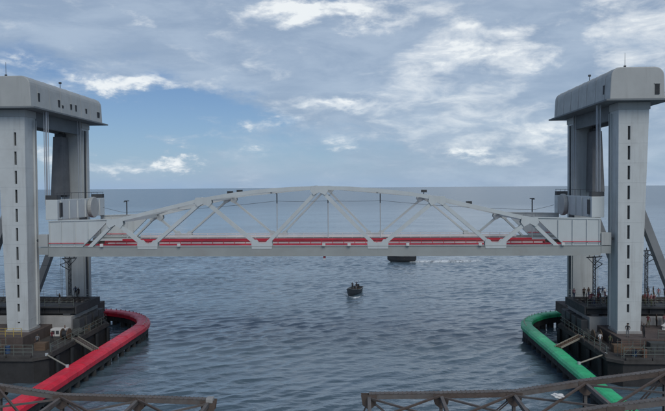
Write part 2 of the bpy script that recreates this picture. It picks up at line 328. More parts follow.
# ------------------------------------------------------------------ lift towers
def column(root, s, y0, y1, slots):
    XX = lambda r: C + s * r
    z0, z1 = ZB, ZR - 0.9
    wb_, wt = 2.80, 3.72
    outer = lambda z: IN + wb_ + (wt - wb_) * (z - z0) / (z1 - z0)
    mb = MB()
    r0, r1 = IN + 1.13, IN + 1.44
    zs = [z0]; isl = []
    zt = 30.4
    for k in range(10):
        pass
    spans = sorted([(zt - 2.475 * k - (1.05 if k == 9 else 1.72), zt - 2.475 * k) for k in range(10)] + [(5.55, 5.75)])
    for a, b_ in spans: zs += [a, b_]
    zs.append(z1)
    dep = 0.28
    for i in range(len(zs) - 1):
        a, b_ = zs[i], zs[i + 1]; oa, ob = outer(a), outer(b_)
        hole = slots and i % 2 == 1
        def quad(ra, rb, rc, rd, y): mb.add([(XX(ra), y, a), (XX(rb), y, a), (XX(rc), y, b_), (XX(rd), y, b_)], [(0, 1, 2, 3)])
        quad(IN, r0, r0, IN, y0); quad(r1, oa, ob, r1, y0)
        if hole:
            mb.add([(XX(r0), y0, a), (XX(r1), y0, a), (XX(r1), y0, b_), (XX(r0), y0, b_), (XX(r0), y0 + dep, a), (XX(r1), y0 + dep, a), (XX(r1), y0 + dep, b_), (XX(r0), y0 + dep, b_)],
                   [(0, 1, 5, 4), (1, 2, 6, 5), (2, 3, 7, 6), (3, 0, 4, 7), (4, 5, 6, 7)])
        else: quad(r0, r1, r1, r0, y0)
        # back, inner and outer faces
        mb.add([(XX(IN), y1, a), (XX(oa), y1, a), (XX(ob), y1, b_), (XX(IN), y1, b_)], [(0, 1, 2, 3)])
        mb.add([(XX(IN), y0, a), (XX(IN), y1, a), (XX(IN), y1, b_), (XX(IN), y0, b_)], [(0, 1, 2, 3)])
        mb.add([(XX(oa), y0, a), (XX(oa), y1, a), (XX(ob), y1, b_), (XX(ob), y0, b_)], [(0, 1, 2, 3)])
    mb.add([(XX(IN), y0, z1), (XX(outer(z1)), y0, z1), (XX(outer(z1)), y1, z1), (XX(IN), y1, z1)], [(0, 1, 2, 3)])
    # weld
    col_ = mb.build('column', 'tower_paint', root)
    bm = bmesh.new(); bm.from_mesh(col_.data); bmesh.ops.remove_doubles(bm, verts=bm.verts, dist=0.001); bmesh.ops.recalc_face_normals(bm, faces=bm.faces[:]); bm.to_mesh(col_.data); bm.free()
    if slots:
        for a, b_ in spans:
            MB().box(XX(r0 + 0.01), XX(r1 - 0.01), y0 + dep - 0.03, y0 + dep - 0.005, a + 0.01, b_ - 0.01).build('slot_louvre', 'slot_dark', col_)
    for k in range(11):
        zz = 30.4 + 0.38 - 2.475 * k
        MB().box(XX(IN - 0.012), XX(outer(zz) + 0.012), y0 - 0.014, y1 + 0.014, zz - 0.03, zz + 0.03).build('seam_band', 'tower_paint', col_)
    # base flange and stiffened collar under the room
    MB().box(XX(IN - 0.12), XX(outer(z0) + 0.15), y0 - 0.14, y1 + 0.14, z0 - 0.02, z0 + 0.28).build('base_plate', 'concrete', col_)
    # guide rail on the channel face: two flanges and a dark channel
    gw_ = 1.15 if y0 > 90 else 0.34; ya = y0 + 0.25 if y0 > 90 else y1 - 0.5
    MB().box(XX(IN - 0.004), XX(IN - 0.03), ya, ya + gw_, z0 + 0.5, z1 - 0.3).build('guide_channel', 'guide_dark', col_)
    for yy in (ya - 0.12, ya + gw_):
        MB().box(XX(IN + 0.02), XX(IN - 0.22), yy, yy + 0.12, z0 + 0.5, z1 - 0.3).build('guide_rail', 'tower_paint', col_)
    # raking strut at the back of the column
    zt_, zb_ = 20.85, ZB
    ot = outer(zt_)
    yc0, yc1 = (y0 + y1) / 2 - 0.55, (y0 + y1) / 2 + 0.55
    sl = 0.39
    poly = [(ot - 0.02, zt_), (ot - 0.02, zt_ - 2.5), (ot + sl * (zt_ - 2.5 - zb_) - 0.02, zb_), (ot + sl * (zt_ - zb_), zb_)]
    MB().prism([(XX(u), v) for u, v in poly], 'y', yc0, yc1).build('raking_strut', 'strut_paint', root)
    return outer

def tower(s):
    W = SIDES[s]['word']; XX = lambda r: C + s * r
    root = thing('lift_tower', (XX(IN + 1.5), (YN0 + YF1) / 2, ZB), 'tall pale grey lift tower with machine room on top, beside the %s fender' % W, 'lift tower', 'pair of bridge lift towers')
    outer = column(root, s, YN0, YN1, True); column(root, s, YF0, YF1, False)
    # head beam joining the columns
    for r0, r1 in ((IN + 0.25, IN + 0.75), (IN + 2.6, IN + 3.1)):
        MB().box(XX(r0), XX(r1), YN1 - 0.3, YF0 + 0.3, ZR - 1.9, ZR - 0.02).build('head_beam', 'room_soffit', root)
    for y0, y1 in ((YN0, YN1), (YF0, YF1)):
        MB().box(XX(IN - 0.1), XX(IN + 3.85), y0 - 0.1, y1 + 0.1, ZR - 0.92, ZR - 0.01).build('column_cap', 'room_clad', root, bevel=0.05)
    # floor slab of the room
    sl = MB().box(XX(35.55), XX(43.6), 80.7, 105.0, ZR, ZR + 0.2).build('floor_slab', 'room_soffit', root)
    # room shell: rounded shoulders, extruded along the tower
    r0, r1, z0, z1 = 36.35, 42.75, ZR + 0.2, 37.5
    rad = 1.15
    poly = [(r0 - 0.15, z0), (r0, z1 - rad)]
    poly += [(r0 + rad - rad * math.cos(t), z1 - rad + rad * math.sin(t)) for t in (math.pi / 2 * i / 5 for i in range(1, 6))]
    poly += [(r1 - rad + rad * math.sin(t), z1 - rad + rad * math.cos(t)) for t in (math.pi / 2 * i / 5 for i in range(0, 6))]
    poly += [(r1 + 0.1, z0)]
    room = MB().prism([(XX(u), v) for u, v in poly], 'y', 81.35, 104.3).build('machine_room', 'room_clad', root, bevel=0.12)
    # cladding joints as raised ribs across the room
    for k in range(7):
        yy = 83.2 + k * 3.3
        rb = MB()
        pp = [(u, v) for u, v in poly]
        for a, b_ in zip(pp[:-1], pp[1:]):
            rb.bar((XX(a[0]), yy, a[1]), (XX(b_[0]), yy, b_[1]), 0.07, 0.05, (0, 1, 0))
        rb.build('cladding_rib', 'room_clad', room)
    # louvres and windows on the channel side
    for yy, w, h, zz in ((83.5, 0.5, 1.1, 35.0), (89.2, 0.5, 1.0, 34.9), (90.3, 0.35, 0.4, 34.6), (93.0, 0.5, 0.8, 34.9), (94.6, 0.4, 0.9, 34.9), (98.2, 0.5, 0.7, 34.9), (102.8, 0.9, 0.9, 34.8)):
        if s > 0 and yy > 84: continue
        xx = r0 - 0.15 * (z1 - rad - zz) / (z1 - rad - z0)
        MB().box(XX(xx - 0.05), XX(xx + 0.06), yy - w / 2, yy + w / 2, zz - h / 2, zz + h / 2).build('vent', 'slot_dark', room)
        MB().box(XX(xx - 0.09), XX(xx + 0.05), yy - w / 2 - 0.06, yy + w / 2 + 0.06, zz + h / 2, zz + h / 2 + 0.07).build('vent_hood', 'room_clad', room)
    # door on the near end
    MB().box(XX(41.6), XX(42.15), 81.29, 81.40, ZR + 0.75, ZR + 2.05).build('door', 'slot_dark', room)
    MB().box(XX(41.5), XX(42.25), 81.27, 81.36, ZR + 2.05, ZR + 2.13).build('door_lintel', 'room_clad', room)
    # roof fittings
    xa = XX(38.2 if s > 0 else 39.7)
    an = MB().tube((xa, 81.9, 37.4), (xa, 81.9, 39.3), 0.035, 0.02, 6); an.box(xa - 0.12, xa + 0.12, 81.8, 82.0, 37.45, 37.75); an.build('aerial', 'mast_dark', root)
    xb = XX(37.6); MB().tube((xb, 92.5, 37.4), (xb, 92.5, 38.3), 0.06, 0.04, 6).box(xb - 0.15, xb + 0.15, 92.35, 92.65, 38.2, 38.45).build('beacon_post', 'mast_dark', root)
    for k in range(3):
        MB().box(XX(39), XX(40.4), 86 + k * 6, 87.4 + k * 6, 37.45, 37.95).build('roof_ventilator', 'room_clad', root, bevel=0.05)
    # guard rail of the floor slab
    rl = MB()
    for yy in np.arange(80.85, 105, 3.0): rl.tube((XX(43.5), yy, ZR + 0.2), (XX(43.5), yy, ZR + 1.2), 0.03, n=5)
    for zz in (0.7, 1.2): rl.tube((XX(43.5), 80.85, ZR + zz), (XX(43.5), 104.85, ZR + zz), 0.03, n=5)
    rl.build('guard_rail', 'galv', root)
    # hoist ropes to the span end, a bundle by each column
    for yc in (84.6, 97.4):
        for k in range(4 if yc < 90 else 2):
            x_ = XX((36.1 if yc < 90 else 37.15) + 0.35 * (k % 2)); y_ = yc + 0.45 * (k // 2) + 0.5
            MB().tube((x_, y_, 20.9), (x_, y_, ZR + 0.05), 0.055, n=6).build('hoist_rope', 'rope', root)
    # access ladder on the far column outer face and caged platform
    ld = MB(); xo = XX(IN + 4.1)
    for yy in (100.6, 101.1): ld.tube((xo, yy, ZB), (xo, yy, ZR), 0.03, n=5)
    for zz in np.arange(ZB + 0.4, ZR, 0.6): ld.tube((xo, 100.6, zz), (xo, 101.1, zz), 0.02, n=4)
    ld.build('access_ladder', 'galv', root)
    # counterweights hang inside the tower, up while the span is low
    for nm, y0, y1 in (('near', 85.8, 87.6), ('far', 97.0, 99.4)):
        w = thing('counterweight', (XX(39.2), (y0 + y1) / 2, 22.1), 'dark counterweight block hanging by the %s column of the %s side tower' % (nm, W), 'counterweight', 'counterweights of the lift towers')
        y0b = y0 - 0.35
        MB().hexa([(XX(39.5), y0b, 22.1), (XX(41.3), y0b, 22.1), (XX(41.3), y1, 22.1), (XX(39.5), y1, 22.1), (XX(39.7), y0 + 0.3, 31.0), (XX(41.1), y0 + 0.3, 31.0), (XX(41.1), y1, 31.0), (XX(39.7), y1, 31.0)]).build('weight_block', 'weight', w, bevel=0.05)
        MB().box(XX(39.9), XX(41.0), y0 + 0.6, y1 - 0.3, 31.0, 31.5).build('hanger_beam', 'guide_dark', w)
        for k in range(4):
            xx = XX(39.95 + 0.3 * k); MB().tube((xx, (y0 + y1) / 2, 31.5), (xx, (y0 + y1) / 2, ZR + 0.05), 0.05, n=6).build('hanger_rope', 'rope', w)
        MB().box(XX(39.8), XX(40.9), y0 + 0.3, y1 - 0.5, 21.8, 22.09).build('buffer', 'guide_dark', w)
for s in (-1, 1): tower(s)

# ------------------------------------------------------------------ lift span
def lift_span():
    YT = {'near': 83.9, 'far': 101.1}
    root = thing('lift_span', (C, 92.5, 14.15), 'pale grey bowed steel truss lift span with red deck, raised between the two towers', 'bridge span')
    X = lambda r: C + 0.3 + r
    BC0, BC1 = 14.15, 15.45
    top = lambda r: 22.95 - 0.0062 * r * r if abs(r) < 15.2 else 21.52 - (abs(r) - 15.2) * 0.235
    nodes_b = [-30.5, -22.5, -7.5, 7.5, 22.5, 30.5]; nodes_t = [-26.8, -15.1, 0, 15.1, 26.8]
    for nm, yc in YT.items():
        w = 0.36
        # bottom chord in five lengths with splice plates
        cuts = [-35.7, -22.5, -7.5, 7.5, 22.5, 35.7]
        for a, b_ in zip(cuts[:-1], cuts[1:]):
            c = MB(); c.box(X(a), X(b_) - 0.006, yc - w, yc + w, BC0 + 0.08, BC1 - 0.06); c.build('bottom_chord', 'chord_paint', root)
            MB().box(X(a), X(b_) - 0.006, yc - w - 0.1, yc + w + 0.1, BC0, BC0 + 0.078).build('chord_flange', 'chord_paint', root)
            MB().box(X(a), X(b_) - 0.006, yc - w - 0.06, yc + w + 0.06, BC1 - 0.058, BC1).build('chord_flange', 'chord_paint', root)
        # top chord: short straight lengths along the bow
        rr = list(np.linspace(-26.8, 26.8, 15))
        for a, b_ in zip(rr[:-1], rr[1:]):
            MB().bar((X(a), yc, top(a)), (X(b_), yc, top(b_)), 0.62, 0.48).build('top_chord', 'span_paint', root)
        # web members
        seq = []
        for i in range(5): seq += [('b', nodes_b[i]), ('t', nodes_t[i])]
        seq.append(('b', nodes_b[5]))
        P = lambda q: (X(q[1]), yc, (BC1 - 0.35) if q[0] == 'b' else top(q[1]) - 0.1)
        for i, (a, b_) in enumerate(zip(seq[:-1], seq[1:])):
            p, q = Vector(P(a)), Vector(P(b_)); d = (q - p).normalized(); n = Vector((d.z, 0, -d.x))
            m_ = MB(); hw = 0.30
            m_.bar(p, q, 0.46, 0.12)                     # web
            for sg in (-1, 1): m_.bar(p + Vector((0, sg * 0.26, 0)), q + Vector((0, sg * 0.26, 0)), 0.06, 0.28 if nm == 'far' else 0.46)
            m_.build('web_diagonal', 'span_paint', root)
        # gussets, both faces
        for kind, ns in (('b', nodes_b), ('t', nodes_t)):
            for r in ns:
                if abs(r) > 30: continue
                zz = BC1 if kind == 'b' else top(r)
                if kind == 'b': poly = [(r - 1.3, BC1 - 0.35), (r + 1.3, BC1 - 0.35), (r + 1.35, BC1 + 0.25), (r + 1.3, BC1 + 0.8), (r + 0.75, BC1 + 0.8), (r + 0.4, BC1 + 0.35), (r - 0.4, BC1 + 0.35), (r - 0.75, BC1 + 0.8), (r - 1.3, BC1 + 0.8), (r - 1.35, BC1 + 0.25)]
                else: poly = [(r - 1.0, zz + 0.25), (r - 1.15, zz - 0.4), (r - 0.75, zz - 0.95), (r, zz - 0.55), (r + 0.75, zz - 0.95), (r + 1.15, zz - 0.4), (r + 1.0, zz + 0.25)]
                for sg in (-1, 1):
                    y0 = yc + sg * 0.375
                    MB().prism([(X(u), v) for u, v in poly], 'y', y0, y0 + sg * 0.035).build('gusset_plate', 'span_paint', root)
        # solid end panels
        for s in (-1, 1):
            poly = [(31.2, BC1 - 0.02), (27.6, 18.95), (35.7, 18.75), (35.7, BC1 - 0.02)]
            pn = MB().prism([(X(s * u), v) for u, v in poly], 'y', yc - 0.2, yc + 0.2).build('end_panel', 'span_paint', root)
            for u in (30.4, 32.2, 34.0, 35.55):
                z0 = BC1 + 0.02 if u > 31.2 else BC1 + 0.02 + (31.2 - u) * 0.95 + 0.2
                MB().box(X(s * u) - 0.05, X(s * u) + 0.05, yc - 0.34, yc - 0.201, z0, 18.7).build('stiffener', 'span_paint', pn)
            MB().bar((X(s * 27.4), yc, 19.0), (X(s * 35.75), yc, 18.8), 0.62, 0.14).build('panel_flange', 'span_paint', pn)
            MB().box(X(s * 30.9), X(s * 35.6), yc - 0.47, yc - 0.40, BC1 + 0.42, BC1 + 0.53).build('red_handrail', 'rail_red', pn)
            # guide roller bracket at the end of the chord
            MB().box(X(s * 35.72), X(s * 36.95), yc - 0.5, yc + 0.5, BC1 + 0.0, BC1 + 1.6).build('guide_bracket', 'room_clad', root, bevel=0.05)
            MB().tube((X(s * 37.1), yc - 0.25, BC1 + 0.8), (X(s * 37.1), yc + 0.25, BC1 + 0.8), 0.22, n=12).build('guide_roller', 'guide_dark', root)
            MB().box(X(s * 35.72), X(s * 36.95), yc - 0.4, yc + 0.4, BC0 + 0.25, BC1 - 0.1).build('bearing_shoe', 'chord_paint', root)
    y0, y1 = YT['near'] + 0.5, YT['far'] - 0.5
    # floor: cross girders, red plates, rails
    for k in range(20):
        r = -35.2 + k * 70.4 / 19
        MB().box(X(r) - 0.15, X(r) + 0.15, y0 - 0.1, y1 + 0.1, BC0 + 0.2, BC1 - 0.42).build('cross_girder', 'chord_paint', root)
    for k in range(24):
        a = -35.5 + k * 71 / 24
        for j, (ya, yb) in enumerate(((y0, 88.4), (88.42, 96.6), (96.62, y1))):
            MB().box(X(a) + 0.01, X(a + 71 / 24) - 0.01, ya, yb, BC1 - 0.40, BC1 - 0.32 + (0.06 if j != 1 else 0.0)).build('floor_plate', 'deck_red' if j == 1 else 'span_paint', root)
    for yy in (91.7, 93.4):
        MB().box(X(-35.5), X(35.5), yy - 0.04, yy + 0.04, BC1 - 0.18, BC1 - 0.02).build('rail', 'steel_rail', root)
    MB().box(X(-30), X(30), 89.3, 89.7, BC1 - 0.318, BC1 + 0.02).build('cable_trough', 'rail_white', root)
    MB().box(X(-30), X(30), 94.8, 94.9, BC1 - 0.318, BC1 + 0.12).build('guard_fascia', 'rail_red', root)
    slp = MB()
    for k in range(100):
        r = -35.2 + k * 70.4 / 99; slp.box(X(r) - 0.12, X(r) + 0.12, 91.2, 93.9, BC1 - 0.315, BC1 - 0.181)
    tag(slp.build('sleepers', 'sleeper', root), kind='stuff')
    # red kerb fascia and handrail along the near walkway, pale mesh rail along the far one
    MB().box(X(-35.4), X(35.4), 88.0, 88.1, BC1 - 0.25, BC1 - 0.05).build('kerb_fascia', 'rail_red', root)
    def rail(yy, matn, name, a0, a1, hh, rr):
        rl = MB()
        for r in np.arange(a0, a1 + 0.01, 1.5): rl.tube((X(r), yy, BC1 - 0.3), (X(r), yy, BC1 + hh), rr, n=5)
        for zz in (hh, hh * 0.5): rl.tube((X(a0), yy, BC1 + zz), (X(a1), yy, BC1 + zz), rr, n=5)
        rl.build(name, matn, root)
    rail(88.3, 'rail_red', 'walkway_rail', -30, 30, 0.35, 0.05)
    rail(100.1, 'rail_white', 'walkway_rail', -29, 29, 0.5, 0.05)
    MB().box(X(-29), X(29), 99.95, 100.05, BC1 - 0.1, BC1 + 0.22).build('mesh_panel', 'rail_white', root)
    # top lateral bracing
    for r in nodes_t:
        MB().box(X(r) - 0.25, X(r) + 0.25, YT['near'] + 0.42, YT['far'] - 0.42, top(r) - 0.3, top(r) + 0.25).build('top_strut', 'span_paint', root)
    for a, b_ in zip(nodes_t[:-1], nodes_t[1:]):
        ym = 92.5
        MB().bar((X(a) + 0.3, YT['near'] + 0.4, top(a)), (X(b_) - 0.3, YT['far'] - 0.4, top(b_)), 0.25, 0.2).build('top_brace', 'span_paint', root)
        MB().bar((X(a) + 0.3, YT['far'] - 0.4, top(a) + 0.21), (X(b_) - 0.3, YT['near'] + 0.4, top(b_) + 0.21), 0.25, 0.2).build('top_brace', 'span_paint', root)
    # lifting girders across both ends
    for s in (-1, 1):
        g = MB(); g.box(X(s * 34.9), X(s * 36.5), 84.6, 100.6, 18.92, 21.6)
        lg = g.build('lifting_girder', 'span_paint', root, bevel=0.06)
        for yy in np.arange(85.5, 101, 2.6):
            MB().box(X(s * 34.9), X(s * 34.75), yy - 0.05, yy + 0.05, 18.95, 21.45).build('stiffener', 'span_paint', lg)
        # round equaliser housing on the channel face
        hp = MB().tube((X(s * 34.88), 95.4, 20.3), (X(s * 34.3), 95.4, 20.3), 1.55, n=28); hp.build('equaliser_housing', 'room_clad', lg, bevel=0.12)
        for yy in (85.4, 100.2):
            MB().box(X(s * 35.0), X(s * 36.6), yy - 0.5, yy + 0.5, 21.62, 22.2).build('rope_anchor', 'guide_dark', lg)
        MB().box(X(s * 34.88), X(s * 34.75), 85.2, 85.9, 19.3, 21.2).build('inspection_door', 'guide_dark', lg)
        MB().box(X(s * 34.9), X(s * 34.6), 91.3, 92.8, 18.3, 18.9).build('junction_box', 'guide_dark', lg)
        rl = MB()
        for yy in np.arange(84.8, 100.5, 2.2): rl.tube((X(s * 35.0), yy, 21.5), (X(s * 35.0), yy, 22.5), 0.025, n=5)
        rl.tube((X(s * 35.0), 84.8, 22.5), (X(s * 35.0), 100.4, 22.5), 0.03, n=5); rl.build('guard_rail', 'mast_dark', lg)
    # overhead line masts along the far walkway: pale tube, dark head
    tops = [(-30.75, 21.2, 19.0), (-7.45, 22.3, 20.6), (0.36, 21.9, 20.6), (8.3, 22.25, 20.6), (31.1, 21.2, 19.1)]
    wires = []
    for r, zt, zb in tops:
        ms_ = MB().tube((X(r), 98.9, BC1 - 0.3), (X(r), 98.9, zb), 0.07, n=8).build('overhead_line_mast', 'galv', root)
        hd = MB().tube((X(r), 98.9, zb), (X(r), 98.9, zt), 0.09, n=6); hd.bar((X(r), 98.9, zt - 0.1), (X(r), 97.7, zt - 0.2), 0.1, 0.1); hd.box(X(r) - 0.35, X(r) + 0.35, 98.8, 99.0, zt - 0.12, zt)
        hd.build('insulator_head', 'mast_dark', ms_)
        wires.append((X(r), 97.7, zb + 0.4))
    wires = [(X(-34), 97.7, 20.2)] + wires + [(X(34), 97.7, 20.2)]
    for p, q in zip(wires[:-1], wires[1:]):
        wr = MB(); pr = Vector(p)
        for k in range(1, 9):
            t = k / 8; nx = Vector(p).lerp(Vector(q), t); nx.z -= 0.25 * 4 * t * (1 - t) * min(1, (q[0] - p[0]) / 20)
            wr.tube(pr, nx, 0.022, n=4); pr = nx
        wr.build('overhead_wire', 'mast_dark', root)
    # lamps on the upper nodes, junction boxes along the near chord, navigation light below
    for r, zz in ((-15.1, 0.7), (-13.6, 0.6), (15.1, 0.7), (22.0, 0.5)):
        MB().box(X(r) - 0.4, X(r) + 0.45, YT['far'] - 0.35, YT['far'] + 0.3, top(r) + zz - 0.1, top(r) + zz + 0.3).tube((X(r), YT['far'], top(r) + 0.3), (X(r), YT['far'], top(r) + zz), 0.06, n=6).build('floodlight', 'mast_dark', root)
    for px in (-28.5, -18.3, 0.55, 3.8, 11.3, 20.5, 30.9):
        MB().box(X(px) - 0.2, X(px) + 0.2, 83.2, 83.43, BC1 + 0.0, BC1 + 0.36).build('junction_box', 'white_box', root, bevel=0.03)
    nv = MB().box(X(0.6) - 0.16, X(0.6) + 0.16, 83.7, 84.0, 13.9, 14.14); nv.build('navigation_light', 'rail_red', root)
    MB().box(X(0.6) - 0.12, X(0.6) + 0.12, 83.74, 83.96, 13.62, 13.898).build('navigation_lens', 'white_box', root)
lift_span()

# ------------------------------------------------------------------ piers, plinths, railings
ZP = 3.0
def railing(name, pts, z, h, matn, parent, step=1.6, r=0.035, mids=3):
    rl = MB()
    for p, q in zip(pts[:-1], pts[1:]):
        p, q = Vector(p), Vector(q); L = (q - p).length; n = max(1, int(L / step))
        for k in range(n + 1):
            a = p.lerp(q, k / n); rl.tube((a.x, a.y, z), (a.x, a.y, z + h), r, n=5)
        for k in range(mids):
            zz = z + h * (k + 1) / mids; rl.tube((p.x, p.y, zz), (q.x, q.y, zz), r * 0.8, n=5)
    return rl.build(name, matn, parent)
def pier(s):
    D = SIDES[s]; W = D['word']; xi = D['pier_x']; XX = lambda r: C + s * r
    xo = XX(56)
    root = thing('bridge_pier', ((xi + xo) / 2, 93, 0), 'broad dark concrete pier under the tower inside the %s fender' % W, 'pier', 'tower piers')
    ch = 1.2
    plan = [(xi, 76.4), (xi, 94.5), (xi + s * 4.6, 101.5), (xi + s * 7.0, 106.5), (xo, 106.5), (xo, 75), (xi + s * ch, 75)]
    MB().prism(plan, 'z', -3, ZP - 0.35).build('pier_body', 'pier_dark', root)
    e = 0.25
    plan2 = [(xi - s * e, 76.2), (xi - s * e, 94.7), (xi + s * 4.4, 101.7), (xi + s * 6.9, 106.75), (xo, 106.75), (xo, 75 - e), (xi + s * ch, 75 - e)]
    MB().prism(plan2, 'z', ZP - 0.35, ZP).build('pier_deck', 'pier_top', root)
    # kerb of the deck in lengths
    for k in range(5):
        ya = 76.8 + k * 3.5
        MB().box(xi - s * 0.2, xi + s * 0.15, ya, ya + 3.2, ZP + 0.002, ZP + 0.28).build('kerb', 'pier_top', root, bevel=0.03)
    for k in range(7):
        xa = xi + s * (1.5 + k * 3.0)
        MB().box(xa, xa + s * 2.9, 74.85, 75.2, ZP + 0.002, ZP + 0.3).build('kerb', 'pier_top', root, bevel=0.03)
    # plinth under the columns
    MB().box(XX(37.0), XX(50), 79.6, 106, ZP - 0.1, ZB - 0.03).build('plinth', 'concrete_brown' if s > 0 else 'concrete_brown', root, bevel=0.06)
    MB().box(XX(A0[s] + 0.1), XX(50), 87.5, 96.6, ZP + 0.003, 5.45).build('bearing_block', 'concrete', root, bevel=0.06)
    for yy in (88.9, 91.3, 93.7, 95.7):  # invented dark boxes, added to darken the bearing block's channel face
        MB().box(XX(A0[s] - 0.85), XX(A0[s] + 0.09), yy - 0.95, yy + 0.75, ZP + 0.002, 5.0).build('added_dark_box', 'guide_dark', root, bevel=0.06)
    for yy in (88.6, 91.0, 93.4, 95.6):
        MB().box(XX(A0[s] + 0.6), XX(A0[s] + 1.6), yy - 0.35, yy + 0.35, 5.452, 5.7).build('bearing_pad', 'guide_dark', root)
    railing('edge_railing', [(xi + s * 1.3, 75.0, 0), (XX(55), 75.0, 0)], ZP + 0.3, 1.25, 'railing_green', root, 1.1, 0.045)
    railing('edge_railing', [(xi + s * 0.0, 76.8, 0), (xi, 94.3, 0), (xi + s * 4.5, 101.3, 0)], ZP + 0.28, 1.0, 'railing_green', root, 1.8, 0.04, 2)
    railing('plinth_railing', [(XX(37.2), 79.8, 0), (XX(42.5), 79.8, 0)] if s < 0 else [(XX(41.5), 79.8, 0), (XX(50), 79.8, 0)], ZB - 0.03, 1.05, 'yellow_rail' if s < 0 else 'railing_green', root, 0.9, 0.04)
    # bollards on the deck edge
    for yy in (79, 87, 93.5):
        bl = MB().tube((xi + s * 0.9, yy, ZP), (xi + s * 0.9, yy, ZP + 0.45), 0.16, 0.14, 10); bl.tube((xi + s * 0.9, yy, ZP + 0.45), (xi + s * 0.9, yy, ZP + 0.6), 0.26, 0.22, 10); bl.build('mooring_bollard', 'guide_dark', root)
    for yy in (78, 82, 86, 90, 94):
        MB().tube((xi - s * 0.26, yy, 0.5), (xi - s * 0.26, yy, 2.5), 0.28, n=10).build('rubber_buffer', 'slot_dark', root)
for s in (-1, 1): pier(s)

# ------------------------------------------------------------------ fenders
rg0 = random.Random(3)
def fender(s):
    D = SIDES[s]; W = D['word']; f0, f1 = D['f0'], D['f1']; ZT, FH = 2.4, 0.85 if s < 0 else 0.75
    wdt = abs(f0 - f1); xc = (f0 + f1) / 2
    root = thing('pier_fender', (xc, 80, 0), '%s painted fender boom curving round the pier on dark piles' % ('bright red' if s < 0 else 'bright green'), 'fender', 'navigation fenders')
    rad = 12.8; cy = 96.2
    path = [(xc, y) for y in np.arange(49.0, cy, 2.35)]
    for k in range(0, 11):
        t = math.pi / 2 * k / 10; path.append((xc + s * (rad - rad * math.cos(t)), cy + rad * math.sin(t)))
    path.append((xc + s * (rad + 5), cy + rad + 0.3)); path.append((xc + s * (rad + 9), cy + rad + 0.3))
    # near end curves back too
    pre = [(xc + s * (rad - rad * math.cos(t)) * 0.5, 49.0 - 0.5 * rad * math.sin(t)) for t in (math.pi / 2 * k / 5 for k in range(5, 0, -1))]
    path = pre + path
    pts = [Vector((x, y, 0)) for x, y in path]
    nrm = []
    for i in range(len(pts)):
        d = (pts[min(i + 1, len(pts) - 1)] - pts[max(i - 1, 0)]).normalized(); nrm.append(Vector((d.y, -d.x, 0)) * (-s))
    for i in range(len(pts) - 1):
        p, q, n0, n1 = pts[i], pts[i + 1], nrm[i], nrm[i + 1]
        d = (q - p).normalized() * 0.02
        p = p + d + Vector((0, 0, rg0.uniform(-.02, .02))); q = q - d; q.z = p.z
        h = wdt / 2; prof = [(-h, ZT - FH), (-h, ZT - 0.3), (-h + 0.12, ZT - 0.1), (-h + 0.36, ZT), (h - 0.5, ZT), (h - 0.2, ZT - 0.1), (h, ZT - 0.34), (h, ZT - FH)]
        m_ = MB(); n = len(prof)
        m_.add([tuple(p + n0 * u + Vector((0, 0, v))) for u, v in prof] + [tuple(q + n1 * u + Vector((0, 0, v))) for u, v in prof],
               [tuple(range(n)), tuple(range(2 * n - 1, n - 1, -1))] + [(j, (j + 1) % n, n + (j + 1) % n, n + j) for j in range(n)])
        panel = m_.build('fender_panel', D['fcol'], root)
        # lifting eyes / bolt heads
        md = (p + q) / 2; nn = (n0 + n1).normalized()
        if p.y > cy:
            for t in (0.25, 0.75):
                c = p.lerp(q, t) + nn * (h - 0.5); MB().box(c.x - 0.07, c.x + 0.07, c.y - 0.07, c.y + 0.07, ZT - 0.02, ZT + 0.16).build('reflector_stud', 'bolt_pale', panel)
        # dark backing waler below and piles
        m2 = MB(); prof2 = [(-h + 0.2, 0.7), (-h + 0.2, ZT - FH - 0.005), (h - 0.3, ZT - FH - 0.005), (h - 0.3, 0.7)]
        m2.add([tuple(p + n0 * u + Vector((0, 0, v))) for u, v in prof2] + [tuple(q + n1 * u + Vector((0, 0, v))) for u, v in prof2],
               [(0, 1, 2, 3), (7, 6, 5, 4), (0, 1, 5, 4), (1, 2, 6, 5), (2, 3, 7, 6), (3, 0, 4, 7)])
        m2.build('waler', 'pile', root)
        for u in (-h + 0.5, h - 0.62):
            c = md + nn * u; MB().tube((c.x, c.y, -3), (c.x, c.y, ZT - FH - 0.01), 0.36, n=10).build('pile', 'pile', root)
    if s < 0:
        pass
    # gangways between the pier deck and the fender
    ya, yb = (84.2, 81.2) if s < 0 else (86.2, 83.4)
    p = Vector((D['pier_x'] + s * 0.3, ya, ZP + 0.32)); q = Vector((f0 - s * 0.5, yb, ZT + 0.08))
    g = thing('gangway', tuple((p + q) / 2), 'sloping ladder gangway from the pier down to the %s fender' % W, 'gangway', 'fender gangways')
    d = (q - p); L = d.length; d.normalize(); sd_ = d.cross(Vector((0, 0, 1))).normalized()
    for u in (-0.45, 0.45): MB().bar(p + sd_ * u, q + sd_ * u, 0.1, 0.22).build('side_beam', 'pale_metal', g)
    for u in (-0.15, 0.15): MB().bar(p + sd_ * u + Vector((0, 0, -0.06)), q + sd_ * u + Vector((0, 0, -0.06)), 0.06, 0.1).build('stringer', 'pale_metal' if s < 0 else 'rust_metal', g)
    for k in range(12):
        a = p.lerp(q, (k + 0.2) / 12); b_ = p.lerp(q, (k + 0.75) / 12)
        MB().bar(a + Vector((0, 0, 0.02)), b_ + Vector((0, 0, 0.02)), 0.76, 0.04).build('tread', 'wood' if s > 0 else 'concrete_brown', g)
    ya, yb = (76.2, 73.3) if s < 0 else (77.6, 75.6)
    p = Vector((D['pier_x'] + s * 0.2, ya, ZP + 0.1)); q = Vector((f0 - s * 0.45, yb, ZT + 0.12))
    g = thing('mooring_strut', tuple((p + q) / 2), 'thin mooring strut between the pier corner and the %s fender' % W, 'strut', 'fender mooring struts')
    MB().tube(p, q, 0.09, n=8).build('strut_tube', 'pale_metal', g)
